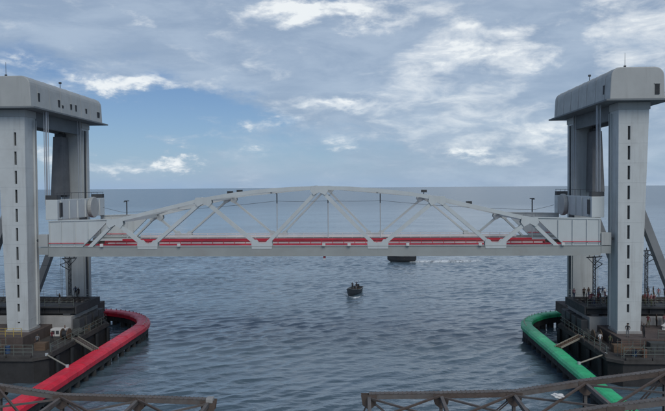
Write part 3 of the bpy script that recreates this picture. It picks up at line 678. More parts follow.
    for e_ in (p, q): MB().tube(e_ - Vector((0, 0, 0.16)), e_ + Vector((0, 0, 0.16)), 0.19, n=10).build('pin_joint', 'galv', g)
for s in (-1, 1): fender(s)

# ------------------------------------------------------------------ approach railway decks behind the towers
ZA = 6.75
def approach(s):
    W = SIDES[s]['word']; XX = lambda r: C + s * r
    root = thing('approach_deck', (XX(60), 93, ZB), 'dark plate girder railway deck running out behind the tower by the %s fender' % W, 'railway deck', 'approach railway decks')
    a0, a1 = A0[s], 96
    for yy in (88.6, 95.6):
        g = MB(); g.box(XX(a0), XX(a1), yy - 0.12, yy + 0.12, 5.81, ZA - 0.2); g.box(XX(a0), XX(a1), yy - 0.35, yy + 0.35, 5.72, 5.809)
        go = g.build('plate_girder', 'girder_dark', root)
        for k in range(30):
            r = a0 + 0.1 + k * (a1 - a0 - 0.2) / 29
            MB().box(XX(r) - 0.04, XX(r) + 0.04, yy - 0.32, yy + 0.32, 5.812, ZA - 0.21).build('stiffener', 'girder_dark', go)
    MB().box(XX(a0 - 0.15), XX(a1), 87.9, 96.3, ZA - 0.2, ZA).build('deck_slab', 'girder_dark', root)
    MB().box(XX(a0 - 0.16), XX(a0 - 0.4), 88.0, 96.2, 5.72, ZA + 0.02).build('end_beam', 'girder_dark', root)
    for yy in (91.7, 93.4): MB().box(XX(a0), XX(a1), yy - 0.04, yy + 0.04, ZA + 0.2, ZA + 0.36).build('rail', 'steel_rail', root)
    for k in range(80):
        r = a0 + 0.2 + k * (a1 - a0) / 81
        MB().box(XX(r) - 0.12, XX(r) + 0.12, 91.2, 93.9, ZA + 0.002, ZA + 0.2).build('sleeper', 'sleeper', root)
    for yy in (88.1, 96.1): railing('deck_railing', [(XX(a0), yy, 0), (XX(a1), yy, 0)], ZA, 1.05, 'galv' if yy > 90 else 'railing_green', root, 2.0, 0.03)
    # far piers of the approach
    for r in (66, 94):
        pp = thing('approach_pier', (XX(r), 93, 0), 'concrete railway pier in the sea %s the tower, %s fender side' % ('just outside' if r < 70 else 'far outside', W), 'pier', 'approach piers')
        MB().box(XX(r) - 1.0, XX(r) + 1.0, 87.5, 96.5, 4.4, 5.71).build('pier_cap', 'concrete', pp, bevel=0.08)
        MB().tube((XX(r), 90, -3), (XX(r), 90, 4.4), 0.9, n=16).build('pier_shaft', 'concrete', pp, smooth=False)
        MB().tube((XX(r), 94.5, -3), (XX(r), 94.5, 4.4), 0.9, n=16).build('pier_shaft', 'concrete', pp, smooth=False)
    # overhead line masts of the approach
    for r, hh in ((38.0 if s < 0 else 39.4, 6.0), (46.8 if s > 0 else 62, 6.9)):
        place = 'between the tower columns' if r < 42 else 'outside the tower'
        mt = thing('overhead_line_mast', (XX(r), 95.4, ZA), 'dark railway mast with bracket arms %s, %s fender side' % (place, W), 'mast', 'railway overhead line masts')
        m_ = MB(); x, y = XX(r), 95.4
        for dx in (-0.16, 0.16):
            for dy in (-0.16, 0.16): m_.bar((x + dx, y + dy, ZA + 0.04), (x + dx, y + dy, ZA + hh), 0.07, 0.07)
        for k in range(14):
            z0 = ZA + 0.2 + k * (hh - 0.4) / 14; z1 = z0 + (hh - 0.4) / 14; sg = 1 if k % 2 else -1
            for dy in (-0.16, 0.16): m_.bar((x - 0.16 * sg, y + dy, z0), (x + 0.16 * sg, y + dy, z1), 0.05, 0.04, (0, 1, 0))
        m_.build('lattice_post', 'mast_dark', mt)
        MB().box(x - 0.35, x + 0.35, y - 0.35, y + 0.35, ZA + 0.001, ZA + 0.3).build('foot_block', 'concrete', mt)
        ar = MB(); ar.bar((x - 1.1, y, ZA + hh - 0.15), (x + 1.1, y, ZA + hh - 0.05), 0.14, 0.16); ar.bar((x, y, ZA + hh - 1.2), (x - 0.95, y, ZA + hh - 0.2), 0.08, 0.08); ar.bar((x, y, ZA + hh - 1.2), (x + 0.95, y, ZA + hh - 0.2), 0.08, 0.08); ar.build('cross_arm', 'mast_dark', mt)
        br = MB(); br.bar((x, y, ZA + hh - 0.5), (x, y - 3.1, ZA + hh - 0.7), 0.09, 0.09); br.bar((x, y, ZA + hh - 1.9), (x, y - 3.0, ZA + hh - 0.8), 0.08, 0.08); br.build('cantilever_bracket', 'mast_dark', mt)
        for dx in (-0.7, 0.0, 0.7): MB().tube((x + dx, y, ZA + hh), (x + dx, y, ZA + hh + 0.35), 0.09, 0.05, 8).build('insulator', 'guide_dark', mt)
    wr = MB()
    for zz, yy in ((ZA + 6.5, 92.5), (ZA + 5.2, 92.5)): wr.tube((XX(38.2), yy, zz), (XX(96), yy, zz), 0.02, n=4)
    tag(wr.build('overhead_wire', 'mast_dark'), 'thin overhead wires above the railway deck on the %s fender side' % W, 'wire', 'railway overhead wires')
for s in (-1, 1): approach(s)

# ------------------------------------------------------------------ old riveted railway bridge in the foreground: two opened leaves
def old_leaf(s):
    Wd = 'left' if s < 0 else 'right'
    nodes = [(-10.5, 8.46), (-15.4, 8.60), (-20.8, 8.72), (-25.2, 9.35), (-30.0, 10.05), (-35.0, 10.8)] if s < 0 else \
            [(0.54, 8.92), (5.42, 9.02), (10.3, 9.15), (15.04, 9.93), (20.3, 10.64), (25.2, 11.3), (30.0, 12.0)]
    root = thing('old_bridge_leaf', (nodes[3][0], 41.5, 4.3), 'rusty riveted truss leaf of the old railway bridge in the %s foreground' % Wd, 'old bridge', 'leaves of the old railway bridge')
    ZL = 4.3
    for nm, yc in (('far', 44.0), ('near', 39.0)):
        for i, ((xa, za), (xb, zb)) in enumerate(zip(nodes[:-1], nodes[1:])):
            mt = 'old_grey' if (i + (yc > 40)) % 2 else 'old_steel'
            c = MB()
            for sg in (-1, 1): c.bar((xa, yc + sg * 0.19, za - 0.16), (xb, yc + sg * 0.19, zb - 0.16), 0.05, 0.34)
            c.build('top_chord', mt, root)
            MB().bar((xa, yc, za + 0.03), (xb, yc, zb + 0.03), 0.48, 0.035).build('cover_plate', 'old_grey', root)
            lc = MB(); L = math.hypot(xb - xa, zb - za); nl = int(L / 0.42)
            for k in range(nl):
                t0, t1 = k / nl, (k + 1) / nl; sg = 1 if k % 2 else -1
                lc.bar((xa + (xb - xa) * t0, yc - sg * 0.17, za + (zb - za) * t0 - 0.34), (xa + (xb - xa) * t1, yc + sg * 0.17, za + (zb - za) * t1 - 0.34), 0.07, 0.02)
            tag(lc.build('lacing', 'old_steel', root), kind='stuff')
            rv = MB(); nr = int(L / 0.3)
            for k in range(nr):
                t = (k + 0.5) / nr
                for sg in (-1, 1): rv.box(xa + (xb - xa) * t - 0.03, xa + (xb - xa) * t + 0.03, yc + sg * 0.22 - 0.03, yc + sg * 0.22 + 0.03, za + (zb - za) * t + 0.045, za + (zb - za) * t + 0.075)
            tag(rv.build('rivets', 'old_steel', root), kind='stuff')
            MB().bar((xa, yc, ZL), (xb, yc, ZL), 0.4, 0.4).build('bottom_chord', 'old_steel', root)
        for i, (x, z) in enumerate(nodes):
            ps = MB()
            for sg in (-1, 1): ps.box(x - 0.1, x + 0.1, yc + sg * 0.13 - 0.025, yc + sg * 0.13 + 0.025, ZL + 0.21, z - 0.42)
            ps.box(x - 0.02, x + 0.02, yc - 0.105, yc + 0.105, ZL + 0.21, z - 0.42)
            ps.build('post', 'old_grey', root)
            for sg in (-1, 1):
                MB().prism([(x - 0.55, z - 0.02), (x + 0.55, z - 0.02), (x + 0.45, z - 0.7), (x + 0.15, z - 0.95), (x - 0.15, z - 0.95), (x - 0.45, z - 0.7)], 'y', yc + sg * 0.222, yc + sg * 0.245).build('gusset', 'old_steel', root)
            if i % 2 == 0:
                for dirx in (-1, 1):
                    j = i + dirx
                    if 0 <= j < len(nodes): xm = nodes[j][0]
                    elif i == 0: xm = x + (1.7 if s < 0 else -1.7)
                    else: continue
                    dg = MB()
                    for sg in (-1, 1): dg.bar((x + dirx * 0.05 * 0, yc + sg * 0.17, z - 0.35), (xm, yc + sg * 0.17, ZL + 0.15), 0.03, 0.17, (0, 1, 0))
                    dg.bar((x, yc, z - 0.35), (xm, yc, ZL + 0.15), 0.2, 0.03, (0, 1, 0)) if False else None
                    dg.build('web_diagonal', 'old_steel', root)
    for i, (x, z) in enumerate(nodes):
        MB().bar((x, 39.25, z - 0.25), (x, 43.75, z - 0.25), 0.22, 0.26).build('cross_strut', 'old_grey', root)
        MB().bar((x, 39.2, ZL), (x, 43.8, ZL), 0.3, 0.5).build('floor_beam', 'old_steel', root)
        if i + 1 < len(nodes):
            xb, zb = nodes[i + 1]
            MB().bar((x + s * 0.1, 39.25, z - 0.1), (xb, 43.75, zb - 0.1), 0.13, 0.12).build('lateral_brace', 'old_steel', root)
            MB().bar((x + s * 0.1, 43.75, z - 0.25), (xb, 39.25, zb - 0.25), 0.13, 0.12).build('lateral_brace', 'old_grey', root)
    x0, x1 = nodes[0][0], nodes[-1][0]
    for yy in (40.7, 42.3): MB().box(x0, x1, yy - 0.04, yy + 0.04, ZL + 0.42, ZL + 0.56).build('rail', 'steel_rail', root)
    k = 0
    for xx in np.arange(min(x0, x1) + 0.2, max(x0, x1), 0.75):
        MB().box(xx - 0.12, xx + 0.12, 40.1, 42.9, ZL + 0.255, ZL + 0.418).build('sleeper', 'wood', root)
    if s < 0:
        MB().box(x0 - 0.15, x0 + 0.35, 43.7, 44.3, 8.25, 8.6).build('end_bracket', 'concrete', root, bevel=0.08)
    xp = nodes[-1][0]
    pp = thing('old_bridge_pier', (xp, 41.5, 0), 'weathered stone pier carrying the old railway bridge in the %s foreground' % Wd, 'pier', 'old bridge piers')
    for k in range(6):
        z0 = -1.2 + k * 0.85
        MB().box(xp - 2.2 + k * 0.06, xp + 2.2 - k * 0.06, 37.4 + k * 0.06, 45.6 - k * 0.06, z0, z0 + 0.84).build('stone_course', 'concrete_brown', pp, bevel=0.05)
    MB().box(xp - 2.1, xp + 2.1, 37.4, 45.6, 3.9, ZL - 0.255).build('cap_stone', 'concrete', pp, bevel=0.05)
for s in (-1, 1): old_leaf(s)

# white cloth bundle caught on the bracing of the right leaf
def lump(name, c, r, matn, parent=None, seed=1, flat=0.5):
    bm = bmesh.new(); bmesh.ops.create_icosphere(bm, subdivisions=3, radius=1.0); rg = random.Random(seed)
    ph = [rg.uniform(0, 6) for _ in range(6)]
    for v in bm.verts:
        d = 1 + 0.22 * math.sin(3 * v.co.x + ph[0]) * math.cos(4 * v.co.y + ph[1]) + 0.14 * math.sin(7 * v.co.z + 5 * v.co.x + ph[2]) + 0.06 * math.sin(13 * v.co.y + ph[3])
        v.co = Vector((v.co.x * r[0] * d, v.co.y * r[1] * d, max(v.co.z, -flat) * r[2] * d))
        v.co += Vector(c) - root_loc(parent)
    me = bpy.data.meshes.new(name); bm.to_mesh(me); bm.free(); me.materials.append(MATS[matn])
    o = bpy.data.objects.new(name, me); COL.objects.link(o); o.parent = parent
    return o
tag(lump('cloth_bundle', (12.5, 41.5, 9.66), (0.38, 0.26, 0.16), 'white_box', None, 5), 'crumpled white cloth bundle lying on the bracing of the old bridge', 'cloth')

# ------------------------------------------------------------------ people
def person_mesh(pose):
    J = {'pel': (0, 0, .94, .135, .10), 'spi': (0, 0, 1.13, .125, .095), 'che': (0, .0, 1.32, .155, .105), 'nek': (0, -.01, 1.45, .055, .055), 'hd0': (0, .015, 1.53, .07, .08), 'hd1': (0, .005, 1.63, .075, .088)}
    E_ = [('pel', 'spi', 1), ('spi', 'che', 1), ('che', 'nek', 1), ('nek', 'hd0', 0), ('hd0', 'hd1', 0)]
    arms = {'stand': [((.25, 0, 1.13), (.27, .07, .88))] * 2, 'point': [((.25, 0, 1.13), (.27, .07, .88)), ((.24, .2, 1.3), (.12, .30, 1.52))], 'rail': [((.27, .05, 1.13), (.22, .27, 1.05))] * 2, 'up': [((.33, .05, 1.5), (.36, .1, 1.76))] * 2}[pose]
    for sg, (el_, wr) in zip((-1, 1), arms):
        n = 'R' if sg > 0 else 'L'
        J['sh' + n] = (sg * .19, 0, 1.37, .06, .06); J['el' + n] = (sg * el_[0], el_[1], el_[2], .045, .045); J['wr' + n] = (sg * wr[0], wr[1], wr[2], .03, .034)
        d = (Vector((sg * wr[0], wr[1], wr[2])) - Vector((sg * el_[0], el_[1], el_[2]))).normalized(); h = Vector((sg * wr[0], wr[1], wr[2])) + d * .09
        J['ha' + n] = (h.x, h.y, h.z, .022, .042)
        E_ += [('che', 'sh' + n, 1), ('sh' + n, 'el' + n, 1), ('el' + n, 'wr' + n, 0), ('wr' + n, 'ha' + n, 0)]
        lx = .13 if pose == 'point' else .10
        ky = .05 if (sg > 0) else .0
        J['hi' + n] = (sg * .085, 0, .86, .09, .09); J['kn' + n] = (sg * lx, ky + .02, .48, .06, .062); J['an' + n] = (sg * (lx + .01), ky, .09, .042, .045); J['to' + n] = (sg * (lx + .03), ky + .15, .04, .04, .03)
        E_ += [('pel', 'hi' + n, 2), ('hi' + n, 'kn' + n, 2), ('kn' + n, 'an' + n, 2), ('an' + n, 'to' + n, 4)]
    keys = list(J); ix = {k: i for i, k in enumerate(keys)}
    me = bpy.data.meshes.new('sk'); me.from_pydata([J[k][:3] for k in keys], [(ix[a], ix[b]) for a, b, _ in E_], [])
    o = bpy.data.objects.new('sk', me); COL.objects.link(o)
    md = o.modifiers.new('s', 'SKIN'); md.use_smooth_shade = True
    for i, k in enumerate(keys): me.skin_vertices[0].data[i].radius = J[k][3:5]; me.skin_vertices[0].data[i].use_root = (i == 0)
    sb = o.modifiers.new('d', 'SUBSURF'); sb.levels = 1; sb.render_levels = 1
    dg = bpy.context.evaluated_depsgraph_get(); out = bpy.data.meshes.new_from_object(o.evaluated_get(dg))
    bpy.data.objects.remove(o); out.name = 'person'
    out.materials.clear()
    for k in ('skin', 'cloth_grey', 'cloth_black', 'hair', 'shoe'): out.materials.append(MATS[k])
    segs = [(Vector(J[a][:3]), Vector(J[b][:3]), c) for a, b, c in E_]
    bm = bmesh.new(); bm.from_mesh(out)
    # nose, brow and fingers
    def cone(p, q, r0, r1, mi):
        m_ = MB().tube(p, q, r0, r1, 5); vv = [bm.verts.new(v) for v in m_.v]
        for f in m_.f:
            ff = bm.faces.new([vv[i] for i in f]); ff.material_index = mi; ff.smooth = True
    for f in bm.faces:
        c = f.calc_center_median(); best = 9; mi = 0
        for a, b, k in segs:
            ab = b - a; t = max(0, min(1, (c - a).dot(ab) / ab.length_squared)); dd = (c - (a + ab * t)).length
            if dd < best: best = dd; mi = k
        if c.z > 1.62 or (c.z > 1.52 and c.y < -0.03 and abs(c.x) < .12): mi = 3 if abs(c.x) < .12 else mi
        f.material_index = mi; f.smooth = True
    cone((0, .085, 1.60), (0, .115, 1.565), .012, .016, 0)
    for sg in (-1, 1): cone((sg * .078, .0, 1.61), (sg * .088, -.01, 1.565), .016, .012, 0); cone((sg * .03, .082, 1.605), (sg * .03, .092, 1.605), .012, .008, 3)
    cone((-.022, .093, 1.535), (.022, .093, 1.535), .007, .007, 3)
    for n in 'LR':
        h = Vector(J['ha' + n][:3]); w = Vector(J['wr' + n][:3]); d = (h - w).normalized(); sd_ = d.cross(Vector((1, 0, 0))).normalized()
        for k, ln in enumerate((.065, .078, .072, .055)):
            p = h + sd_ * (k - 1.5) * .019; cone(p - d * .02, p + d * ln, .010, .007, 0)
        cone(w + d * .03 + sd_ * .02, w + d * .07 + sd_ * .065, .011, .008, 0)
    bm.to_mesh(out); bm.free()
    return out
PMESH = {k: person_mesh(k) for k in ('stand', 'point', 'rail', 'up')}
def person(x, y, z, rot, pose, shirt, trousers, label, group, sc=1.0):
    o = bpy.data.objects.new('person', PMESH[pose]); COL.objects.link(o); o.location = (x, y, z); o.rotation_euler = (0, 0, rot); o.scale = (sc, sc, sc)
    for i, mn in ((1, 'cloth_' + shirt), (2, 'cloth_' + trousers)):
        o.material_slots[i].link = 'OBJECT'; o.material_slots[i].material = MATS[mn]
    tag(o, label, 'person', group); return o
rg = random.Random(11)
shirts = ['dark blue', 'maroon', 'white', 'black', 'grey', 'pink', 'brown']
def crowd(s, boxes, place, group, z):
    spots = []
    for (ra, rb, ya, yb, n) in boxes:
        for k in range(n):
            for _ in range(60):
                p = (C + s * rg.uniform(ra, rb), rg.uniform(ya, yb))
                if all(math.hypot(p[0] - q[0], p[1] - q[1]) > 0.55 for q in spots) and abs(p[1] - 95.5) + abs(p[0] - (C + s * 39.0)) > 0.9: break
            spots.append(p)
    combos = [(a, b_) for a in shirts for b_ in ('black', 'grey', 'dark blue', 'olive') if a != b_]; rg.shuffle(combos)
    for i, (x, y) in enumerate(spots):
        sh, tr = combos[i]
        person(x, y, z, rg.uniform(-0.9, 0.9) + math.pi + (s * 0.5), rg.choice(['stand', 'stand', 'rail', 'point']), sh, tr,
               'person in %s top and %s trousers %s' % (sh, tr, place), group, rg.uniform(0.93, 1.05))
crowd(1, [(36.2, 40.8, 88.4, 91.0, 11), (36.2, 40.8, 94.1, 95.9, 7)], 'in crowd between the columns, green side', 'crowd between the columns of the green side tower', ZA)
crowd(1, [(43.2, 49.5, 88.5, 91.0, 12), (43.5, 50, 94.2, 95.9, 6)], 'in crowd outside the tower, green side', 'crowd on the deck outside the green side tower', ZA)
crowd(1, [(42.6, 49, 80.4, 82.2, 11), (43, 49, 84.8, 87.2, 9)], 'on plinth outside the tower, green side', 'people on the plinth of the green side pier', ZB - 0.03)
person(C + 38.2, 80.6, ZB - 0.03, math.pi - .4, 'rail', 'black', 'grey', 'person in black top, bent arms, left before the near column, green side', 'people before the green side column')
person(C + 40.0, 80.3, ZB - 0.03, math.pi + .3, 'up', 'black', 'black', 'person in black raising both arms before the near column, green side', 'people before the green side column', 1.08)
person(C + 36.2, 80.9, ZP, math.pi - .2, 'point', 'olive', 'black', 'person in an olive top standing left of the near column, green side', 'people before the green side column')
person(C + 35.4, 82.0, ZP, math.pi + .2, 'stand', 'white', 'grey', 'person in a white top standing on the pier deck beside the plinth, green side', 'people before the green side column')
person(C - 37.4, 95.9, ZA, math.pi + .3, 'rail', 'dark blue', 'black', 'person in a dark blue top on the deck between the columns, red side', 'people on the red side deck')
person(C - 36.4, 94.6, ZA, math.pi - .3, 'stand', 'black', 'black', 'person in black on the deck between the columns, red side', 'people on the red side deck')
person(C - 36.8, 89.4, ZA, math.pi - .6, 'point', 'black', 'grey', 'person in a black top lifting one hand between the columns, red side', 'people on the red side deck')
person(C - 35.4, 80.2, ZP, math.pi, 'stand', 'grey', 'black', 'person in a grey top on the pier deck by the yellow railing, red side', 'people on the red side pier deck')
person(C - 34.6, 82.4, ZP, math.pi + .7, 'point', 'maroon', 'black', 'person in a maroon top on the pier deck by the yellow railing, red side', 'people on the red side pier deck')
person(C - 39.6, 77.4, ZP, math.pi - .2, 'stand', 'orange', 'grey', 'person in an orange top behind the front railing, red side pier', 'people on the red side pier deck')
person(C + 45.6, 77.2, ZP, math.pi + .2, 'stand', 'maroon', 'black', 'person in a maroon top behind the front railing, green side pier', 'people on the green side pier deck')
person(C + 43.2, 77.6, ZP, math.pi - .2, 'rail', 'black', 'black', 'person in black behind the front railing, green side pier', 'people on the green side pier deck')
person(C + 44.2, 77.9, ZP, math.pi - .5, 'stand', 'grey', 'black', 'person in a grey top behind the front railing, green side pier', 'people on the green side pier deck')

# ------------------------------------------------------------------ clutter on the pier decks
def crate(x, y, z, sx_, sy_, h, matn, label, rot=0):
    r = thing('crate', (x, y, z), label, 'crate', 'crates on the piers'); r.rotation_euler = (0, 0, rot)
    b_ = MB().box(x - sx_ / 2, x + sx_ / 2, y - sy_ / 2, y + sy_ / 2, z, z + h).build('body', matn, r)
    for sg in (-1, 1): MB().box(x + sg * (sx_ / 2 - 0.1) - 0.05, x + sg * (sx_ / 2 - 0.1) + 0.05, y - sy_ / 2 - 0.03, y + sy_ / 2 + 0.03, z + 0.02, z + h + 0.03).build('batten', 'wood', r)
    MB().box(x - sx_ / 2 - 0.02, x + sx_ / 2 + 0.02, y - sy_ / 2 - 0.04, y - sy_ / 2 - 0.001, z + h * 0.4, z + h * 0.55).build('batten', 'wood', r)
def drum(x, y, z, matn, label):
    r = thing('oil_drum', (x, y, z), label, 'drum', 'drums on the piers')
    MB().tube((x, y, z), (x, y, z + 0.88), 0.29, n=16).build('barrel', matn, r)
    for zz in (0.0, 0.29, 0.58, 0.84): MB().tube((x, y, z + zz), (x, y, z + zz + 0.045), 0.31, n=16).build('hoop', matn, r)
def reel(x, y, z, label, rr=0.8):
    r = thing('cable_reel', (x, y, z), label, 'cable reel', 'cable reels on the piers')
    for sg in (-1, 1): MB().tube((x + sg * 0.4, y, z + rr), (x + sg * 0.48, y, z + rr), rr, n=20).build('flange', 'wood', r)
    MB().tube((x - 0.39, y, z + rr), (x + 0.39, y, z + rr), rr * 0.62, n=20).build('cable', 'slot_dark', r)
def genset(x, y, z, matn, label, sc=1.0):
    r = thing('generator', (x, y, z), label, 'generator', 'generators on the piers')
    MB().box(x - 1.3 * sc, x + 1.3 * sc, y - 0.55, y + 0.55, z + 0.18, z + 1.5 * sc).build('housing', matn, r, bevel=0.06)
    MB().box(x - 1.4 * sc, x + 1.4 * sc, y - 0.6, y + 0.6, z, z + 0.178).build('skid', 'guide_dark', r)
    for k in range(3): MB().box(x - 1.1 * sc + k * 0.75 * sc, x - 0.55 * sc + k * 0.75 * sc, y - 0.58, y - 0.551, z + 0.5, z + 1.2 * sc).build('louvre', 'guide_dark', r)
    MB().tube((x + 0.9 * sc, y, z + 1.5 * sc), (x + 0.9 * sc, y, z + 2.0 * sc), 0.07, n=8).build('exhaust', 'rust_metal', r)
def pipes(x, y, z, n, L, label, matn='rust_metal'):
    r = thing('pipe_stack', (x, y, z), label, 'pipes', 'pipe stacks on the piers')
    for k in range(n):
        row = 0 if k < n * 0.6 else 1; kk = k if row == 0 else k - int(n * 0.6) - 0.5
        MB().tube((x - L / 2, y + kk * 0.26, z + 0.13 + row * 0.22), (x + L / 2, y + kk * 0.26 + rg.uniform(-.06, .06), z + 0.13 + row * 0.22), 0.12, n=8).build('pipe', matn, r)
for s in (-1, 1):
    W = SIDES[s]['word']; XX = lambda r: C + s * r; sd_ = 'red side' if s < 0 else 'green side'; EE = abs(SIDES[s]['pier_x'] - C)
    crate(XX(EE + 2.2), 79.0, ZP, 1.4, 1.0, 0.9, 'wood', 'brown wooden crate in front of the plinth corner, %s pier' % sd_)
    crate(XX(42.6), 77.0, ZP, 1.8, 1.1, 0.8, 'concrete_brown', 'low brown crate behind the front railing, %s pier' % sd_, 0)
    crate(XX(EE + 1.05), 90.5, ZP, 0.9, 1.6, 0.7, 'tarp', 'dark crate before the bearing wall, %s pier' % sd_)
    crate(XX(EE + 3.4), 98.3, ZP, 1.8, 1.4, 1.1, 'tarp', 'big dark crate in front of the far column, %s pier' % sd_)
    drum(XX(37.6), 77.2, ZP, 'blue_drum', 'blue drum behind the front railing, %s pier' % sd_)
    drum(XX(38.5), 76.6, ZP, 'rust_metal', 'rusty drum behind the front railing, %s pier' % sd_)
    drum(XX(39.3), 77.6, ZP, 'tarp', 'grey drum behind the front railing, %s pier' % sd_)
    reel(XX(EE + 1.6), 84.4, ZP, 'wooden cable reel beside the near column, %s pier' % sd_, 0.75)
    genset(XX(40.9), 78.4, ZP, 'tarp', 'dark generator set before the plinth, %s pier' % sd_, 0.9)
    pipes(XX(47), 76.6, ZP, 8, 5.0, 'stack of rusty pipes by the front railing, %s pier' % sd_)
    pipes(XX(EE + 5.2), 103.4, ZP, 6, 2.0, 'short stack of dark pipes beside the foot of the far column, %s pier' % sd_, 'guide_dark')
    o = tag(lump('tarpaulin_heap', (XX(EE + 1.1), 86.6, ZP + 0.3), (0.8, 0.9, 0.75), 'tarp', None, 3 + s), 'dark heap of tarpaulin on the pier deck edge, %s' % sd_, 'tarpaulin', 'tarpaulin heaps on the piers')
    o = tag(lump('tarpaulin_heap', (XX(EE + 1.0), 93.6, ZP + 0.3), (0.75, 1.3, 0.8), 'pier_dark', None, 9 + s), 'blackish heap of tarpaulin before the far column, %s' % sd_, 'tarpaulin', 'tarpaulin heaps on the piers')
def scaffold(x, y, z, nx, label):
    r = thing('scaffold_frame', (x, y, z), label, 'scaffold', 'scaffold frames on the piers')
    for k in range(nx + 1):
        for yy in (y, y + 1.1): MB().tube((x + k * 1.3, yy, z), (x + k * 1.3, yy, z + 2.0), 0.035, n=6).build('standard', 'railing_green', r)
    for zz in (0.5, 1.1, 1.7):
        for yy in (y, y + 1.1): MB().tube((x - 0.15, yy, z + zz), (x + nx * 1.3 + 0.15, yy, z + zz), 0.03, n=6).build('ledger', 'rust_metal', r)
    for k in range(nx): MB().tube((x + k * 1.3, y, z + 0.1), (x + (k + 1) * 1.3, y, z + 1.6), 0.028, n=6).build('diagonal_brace', 'railing_green', r)
    for k in range(4): MB().box(x, x + nx * 1.3, y + 0.08 + k * 0.24, y + 0.29 + k * 0.24, z + 1.13, z + 1.17).build('plank', 'wood', r)
scaffold(C - 41.6, 75.9, ZP, 3, 'green scaffold frame with planks behind the front railing, red side pier')
scaffold(C + 35.6, 75.9, ZP, 2, 'green scaffold frame behind the front railing corner, green side pier')
scaffold(C + 46.2, 78.0, ZP, 3, 'long scaffold frame before the plinth, green side pier')
genset(C - 35.2, 85.9, ZP, 'white_box', 'white generator set on the pier deck beside the pale wall, red side', 0.8)
tag(lump('white_sack', (C + 45.0, 84.9, ZB + 0.3), (0.7, 0.5, 0.55), 'white_box', None, 21), 'white sack among the people outside the tower, green side', 'sack', 'sacks on the piers')
tag(lump('white_sack', (C + 35.1, 87.0, ZP + 0.2), (0.5, 0.5, 0.4), 'white_box', None, 22), 'white sack on the pier deck left of the near column, green side', 'sack', 'sacks on the piers')

# ------------------------------------------------------------------ boats
def hull(L, B, D, shear, n=18, bow=2.4):
    rows = []
    for i in range(n + 1):
        t = i / n; x = (t - 0.42) * L
        wv = (1 - max(0, (t - 0.35) / 0.65) ** bow) * (0.78 + 0.22 * min(1, t / 0.3)); wv = max(wv, 0.02)
        zt = D + shear * max(0, (t - 0.4) / 0.6) ** 2; zb = -0.3 + 0.6 * max(0, (t - 0.75) / 0.25) ** 2 * D
        rows.append([(x, B / 2 * wv * a, zb + (zt - zb) * c) for a, c in ((0, 0), (0.55, 0.08), (0.85, 0.4), (1.0, 1.0))])
    return rows
def boat(x, y, rot, L, B, D, shear, label, name='fishing_boat'):
    r = thing(name, (x, y, 0), label, 'boat'); r.rotation_euler = (0, 0, rot)
    rows = hull(L, B, D, shear); n = len(rows)
    def loft(inset, flip):
        v = []; f = []
        for row in rows:
            for (a, b_, c) in row: v.append((a, max(0, b_ - inset), c + (inset if c < D * 0.5 else 0)))
            for (a, b_, c) in row[1:]: v.append((a, -max(0, b_ - inset), c + (inset if c < D * 0.5 else 0)))
        w = 7
        for i in range(n - 1):
            o = i * w; p = o + w
            for k in range(3): f.append((o + k, o + k + 1, p + k + 1, p + k))
            idx = [0, 4, 5, 6]
            for k in range(3): f.append((o + idx[k + 1], o + idx[k], p + idx[k], p + idx[k + 1]))
        f.append((0, 1, 2, 3, 6, 5, 4))
        return v, f
    X0 = Vector((x, y, 0))
    def mk(nm, mb, mt, par): return MB().add([tuple(Vector(q) + X0) for q in mb[0]], mb[1]).build(nm, mt, par)
    h = mk('hull', loft(0, 0), 'hull_dark', r); mk('hull_lining', loft(0.07, 1), 'hull_inside', r)
    gw = MB()
    for sg in (-1, 1):
        for a, b_ in zip(rows[:-1], rows[1:]):
            gw.bar(X0 + Vector((a[3][0], sg * a[3][1], a[3][2])), X0 + Vector((b_[3][0], sg * b_[3][1], b_[3][2])), 0.1, 0.08)
    gw.build('gunwale', 'hull_band', r)
    for t in (0.2, 0.42, 0.62):
        i = int(t * (n - 1)); w = rows[i][3][1] * 0.93; xx = rows[i][0][0]
        MB().box(x + xx - 0.16, x + xx + 0.16, y - w, y + w, D * 0.62, D * 0.62 + 0.06).build('thwart', 'wood', r)
    xs_ = rows[0][0][0]
    MB().box(x + xs_ - 0.28, x + xs_ + 0.12, y - 0.2, y + 0.2, D * 0.35, D + 0.45).build('outboard_motor', 'slot_dark', r, bevel=0.05)
    MB().box(x + rows[8][0][0] - 0.5, x + rows[8][0][0] + 0.5, y - B * 0.25, y + B * 0.25, 0.08, 0.5).build('fish_box', 'tarp', r)
    return r, rows
bx, by = -1.3, 141.0
boat(bx, by, -math.pi / 2 - 0.22, 9.0, 3.0, 0.95, 0.8, 'small dark fishing boat carrying people in mid-channel, bow towards the viewer')
person(bx - 0.45, by + 0.2, 0.62, math.pi - .2, 'rail', 'black', 'black', 'person in black on the left in the small mid-channel boat', 'people in the small boat', 1.05)
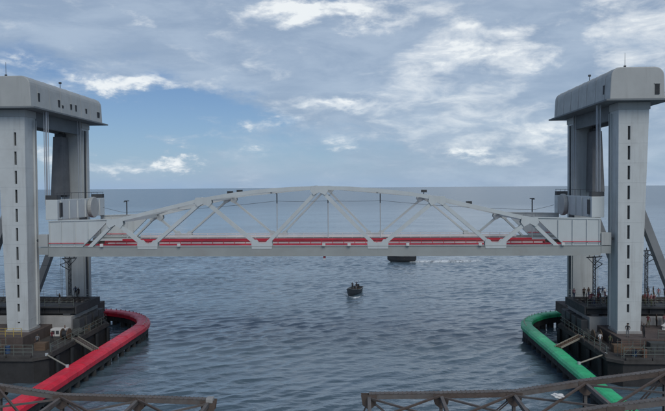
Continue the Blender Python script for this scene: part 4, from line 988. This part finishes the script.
person(bx + 0.4, by - 0.5, 0.62, math.pi + .3, 'stand', 'black', 'grey', 'person in a black top and grey trousers at the front in the small mid-channel boat', 'people in the small boat', 1.0)
person(bx + 0.45, by + 1.4, 0.62, math.pi + .1, 'up', 'dark blue', 'black', 'person in dark blue top raising both arms at the back of the small mid-channel boat', 'people in the small boat', 1.05)
cx, cyb = 13.3, 200.0
boat(cx, cyb, math.pi - 0.04, 8.6, 2.6, 1.75, 0.5, 'long low black boat with white wake seen under the span', 'motor_boat')
for dx, sh in ((-1.6, 'black'), (0.4, 'maroon'), (1.6, 'dark blue')):
    person(cx + dx, cyb, 0.8, math.pi + dx, 'stand', sh, 'black', 'person in a %s top aboard the long black boat under the span' % sh, 'people in the black boat')
def wake(name, pts, label, hgt):
    """a low mound of churned water with ragged edges"""
    bm = bmesh.new(); rows = []; rgw = random.Random(5)
    for k, (x, y, w) in enumerate(pts):
        e = 0.25 + 0.75 * math.sin(math.pi * min(1, (k + 0.5) / len(pts)))
        rows.append([bm.verts.new((x + rgw.uniform(-.15, .15), y + w * u, -0.25 if abs(u) == 1 else hgt * e * (1 - 0.5 * abs(u)) * rgw.uniform(0.75, 1.2))) for u in (-1, -.6, -.2, .2, .6, 1)])
    for a, b_ in zip(rows[:-1], rows[1:]):
        for k in range(5): bm.faces.new((a[k], b_[k], b_[k + 1], a[k + 1])).smooth = True
    me = bpy.data.meshes.new(name); bm.to_mesh(me); bm.free(); me.materials.append(MATS['foam'])
    o = bpy.data.objects.new(name, me); COL.objects.link(o); tag(o, label, 'wake', kind='stuff')
wake('boat_wake', [(15 + t * 22, 199.6 + math.sin(t * 9) * 0.3 + t * 1.8, 0.9 + 1.2 * math.sin(t * math.pi) + 0.5 * math.sin(t * 23)) for t in (i / 60 for i in range(61))], 'white foam wake trailing right from the black boat', 0.6)
wake('boat_wake', [(-3.4 + t * 4.4, 139.0 - 4.2 * math.sin(t * math.pi), 0.28 + 0.2 * math.sin(t * 14)) for t in (i / 16 for i in range(17))], 'thin foam round the bow of the small boat', 0.22)
